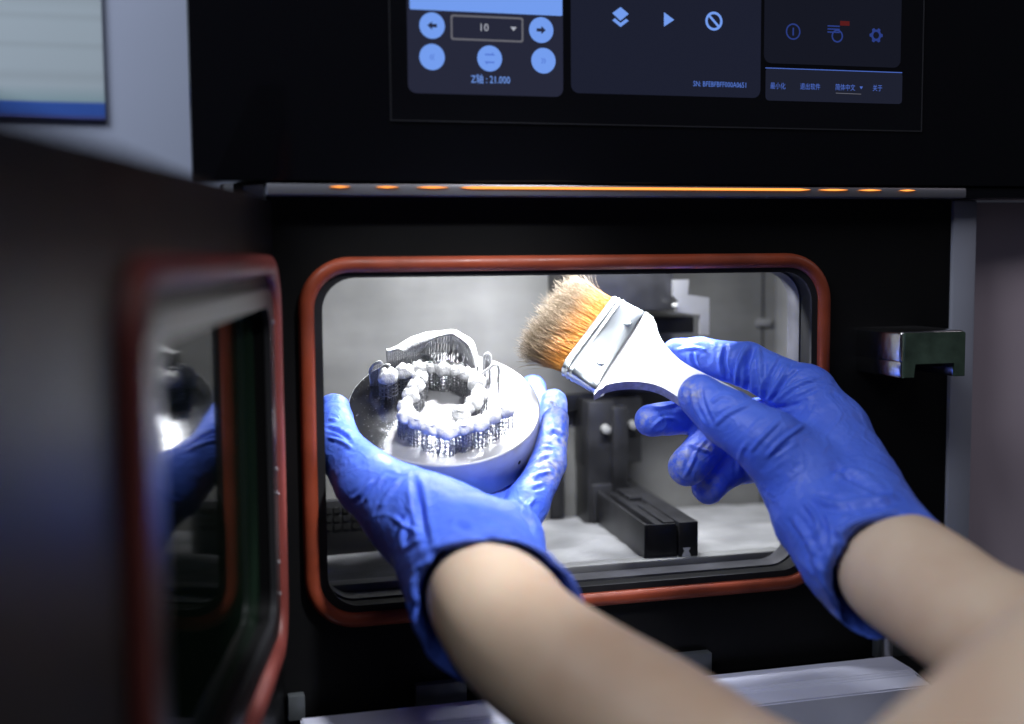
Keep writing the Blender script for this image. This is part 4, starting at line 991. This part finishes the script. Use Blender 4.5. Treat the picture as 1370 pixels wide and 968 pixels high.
# ---- right hand (holding the brush)
def right(vx):
    palmA = ch((1082, 527, .622, 14.5), (1108, 580, .612, 20), (1140, 660, .590, 24), (1172, 730, .560, 26))
    palmB = ch((1062, 620, .597, 19.5), (1098, 690, .577, 22), (1150, 745, .555, 26))
    palmC = ch((1050, 600, .630, 18), (1090, 680, .61, 20), (1140, 730, .58, 22))
    thumb = ch((1075, 640, .587, 20), (1030, 594, .590, 16.5), (975, 559, .600, 13.6), (938, 531, .608, 11.4))
    index = ch((1080, 528, .622, 14), (1000, 488, .645, 11.6), (938, 477, .655, 10), (905, 473, .660, 8.5))
    midd = ch((1075, 560, .635, 13), (990, 560, .668, 11), (925, 556, .655, 10), (871, 562, .642, 8.8))
    ring_ = ch((1065, 590, .640, 12), (1000, 590, .665, 10.5), (950, 590, .646, 10.4), (920, 624, .630, 10.2))
    litt = ch((1055, 620, .635, 11), (1000, 620, .655, 9.5), (968, 630, .648, 9.5), (948, 652, .640, 9.0))
    cuff = ch((1150, 715, .570, 27), (1195, 765, .542, 29), (1215, 790, .532, 30))
    cav = ch((1165, 742, .560, 22.5), (1194, 768, .543, 27.7), (1240, 813, .515, 35))
    chs = [palmA, palmB, palmC, thumb, index, midd, ring_, litt, cuff]
    lo, hi = bounds(chs, 0.042); f = Field(lo, hi, vx)
    f.add(palmA, 0.004); f.add(palmB, 0.008); f.add(palmC, 0.006); f.add(litt, 0.002); f.add(ring_, 0.0016); f.add(midd, 0.0016); f.add(index, 0.004); f.add(thumb, 0.0045); f.add(cuff, 0.009)
    f.cut(cav)
    axd = _n(P(1240, 812, .515) - P(1165, 742, .560))
    f.plane_cut(P(1200, 776, .541), axd, lambda p: 0.008 * (vnoise(p * 40, 33) - 0.5).astype(np.float32))
    return lo, hi, f
RL = [([(1010, 462), (1000, 490), (1000, 530)], 1.6, -1.5), ([(1000, 462), (988, 490), (985, 520)], 1.4, 1.2), ([(972, 462), (968, 485), (974, 508)], 1.3, -1.0), ([(925, 470), (930, 490), (938, 498)], 1.2, -0.8),
      ([(905, 468), (930, 465), (945, 470)], 1.0, 0.5), ([(1015, 465), (1018, 500), (1022, 530)], 1.5, 0.9), ([(1045, 478), (1030, 505), (1022, 535)], 1.3, -0.7), ([(1055, 485), (1040, 515), (1028, 535)], 1.2, 0.6),
      ([(1070, 492), (1050, 510), (1030, 538)], 1.2, -0.5), ([(1095, 505), (1065, 515), (1036, 538)], 1.2, 0.5), ([(1098, 518), (1070, 530), (1045, 540)], 1.2, -0.5),
      ([(1020, 541), (1045, 545), (1075, 535)], 1.6, -1.0), ([(925, 520), (930, 545), (945, 570)], 1.0, 0.6), ([(938, 515), (942, 540), (955, 570)], 1.0, -0.6), ([(950, 540), (965, 530), (985, 533)], 1.0, 0.5),
      ([(955, 570), (975, 552), (1005, 540)], 1.2, 0.5), ([(1000, 590), (990, 610), (988, 640)], 1.2, 0.5), ([(1045, 560), (1020, 585), (1003, 605)], 1.1, 0.6), ([(1080, 565), (1045, 590), (1025, 612)], 1.1, 0.7), ([(1060, 590), (1035, 610)], 1.0, -0.4),
      ([(1170, 640), (1140, 630), (1110, 640)], 1.5, 0.8), ([(1185, 660), (1150, 645), (1115, 625)], 1.6, -0.8), ([(1200, 665), (1160, 670), (1120, 675), (1085, 665)], 1.8, 1.0), ([(1205, 680), (1170, 690), (1140, 700), (1110, 720)], 1.6, 0.9),
      ([(1060, 690), (1080, 720), (1090, 745)], 1.6, 0.9), ([(1075, 670), (1095, 700), (1080, 730)], 1.4, 0.7), ([(1100, 690), (1105, 720), (1095, 745)], 1.4, -0.8), ([(1120, 700), (1128, 730), (1120, 765)], 1.5, 0.9),
      ([(1180, 700), (1150, 730), (1130, 770), (1125, 810)], 2.0, 0.9), ([(1195, 712), (1165, 745), (1145, 780)], 1.8, -0.8), ([(1090, 745), (1100, 775), (1120, 815)], 1.8, 0.8), ([(1140, 740), (1165, 765), (1150, 790)], 1.5, 0.7),
      ([(860, 545), (885, 545), (910, 538)], 1.0, 0.6), ([(870, 575), (885, 560), (905, 560)], 1.0, 0.6), ([(883, 552), (888, 565), (882, 575)], 0.9, -0.5),
      ([(922, 595), (935, 600), (950, 605)], 0.9, 0.7), ([(930, 612), (938, 600), (948, 590)], 1.0, -0.6), ([(915, 640), (930, 610), (945, 590)], 1.2, 0.5)]
armr = arm('arm', [(1168, 738, .562, 19, 18), (1197, 760, .541, 26.0, 25), (1241, 789, .518, 26.3, 24), (1310, 838, .49, 26, 24), (1420, 900, .46, 30, 28), (1560, 975, .43, 34, 32)], PE)
armr['label'] = 'right forearm entering from the right edge'
glove('glove', right, RL, [(905, 612, 18), (945, 600, 14), (945, 645, 16), (900, 640, 16), (925, 525, 14), (862, 560, 10)], armr, P(1200, 776, .541), _n(P(1240, 812, .515) - P(1165, 742, .560)))['label'] = 'blue nitrile glove gripping the brush'
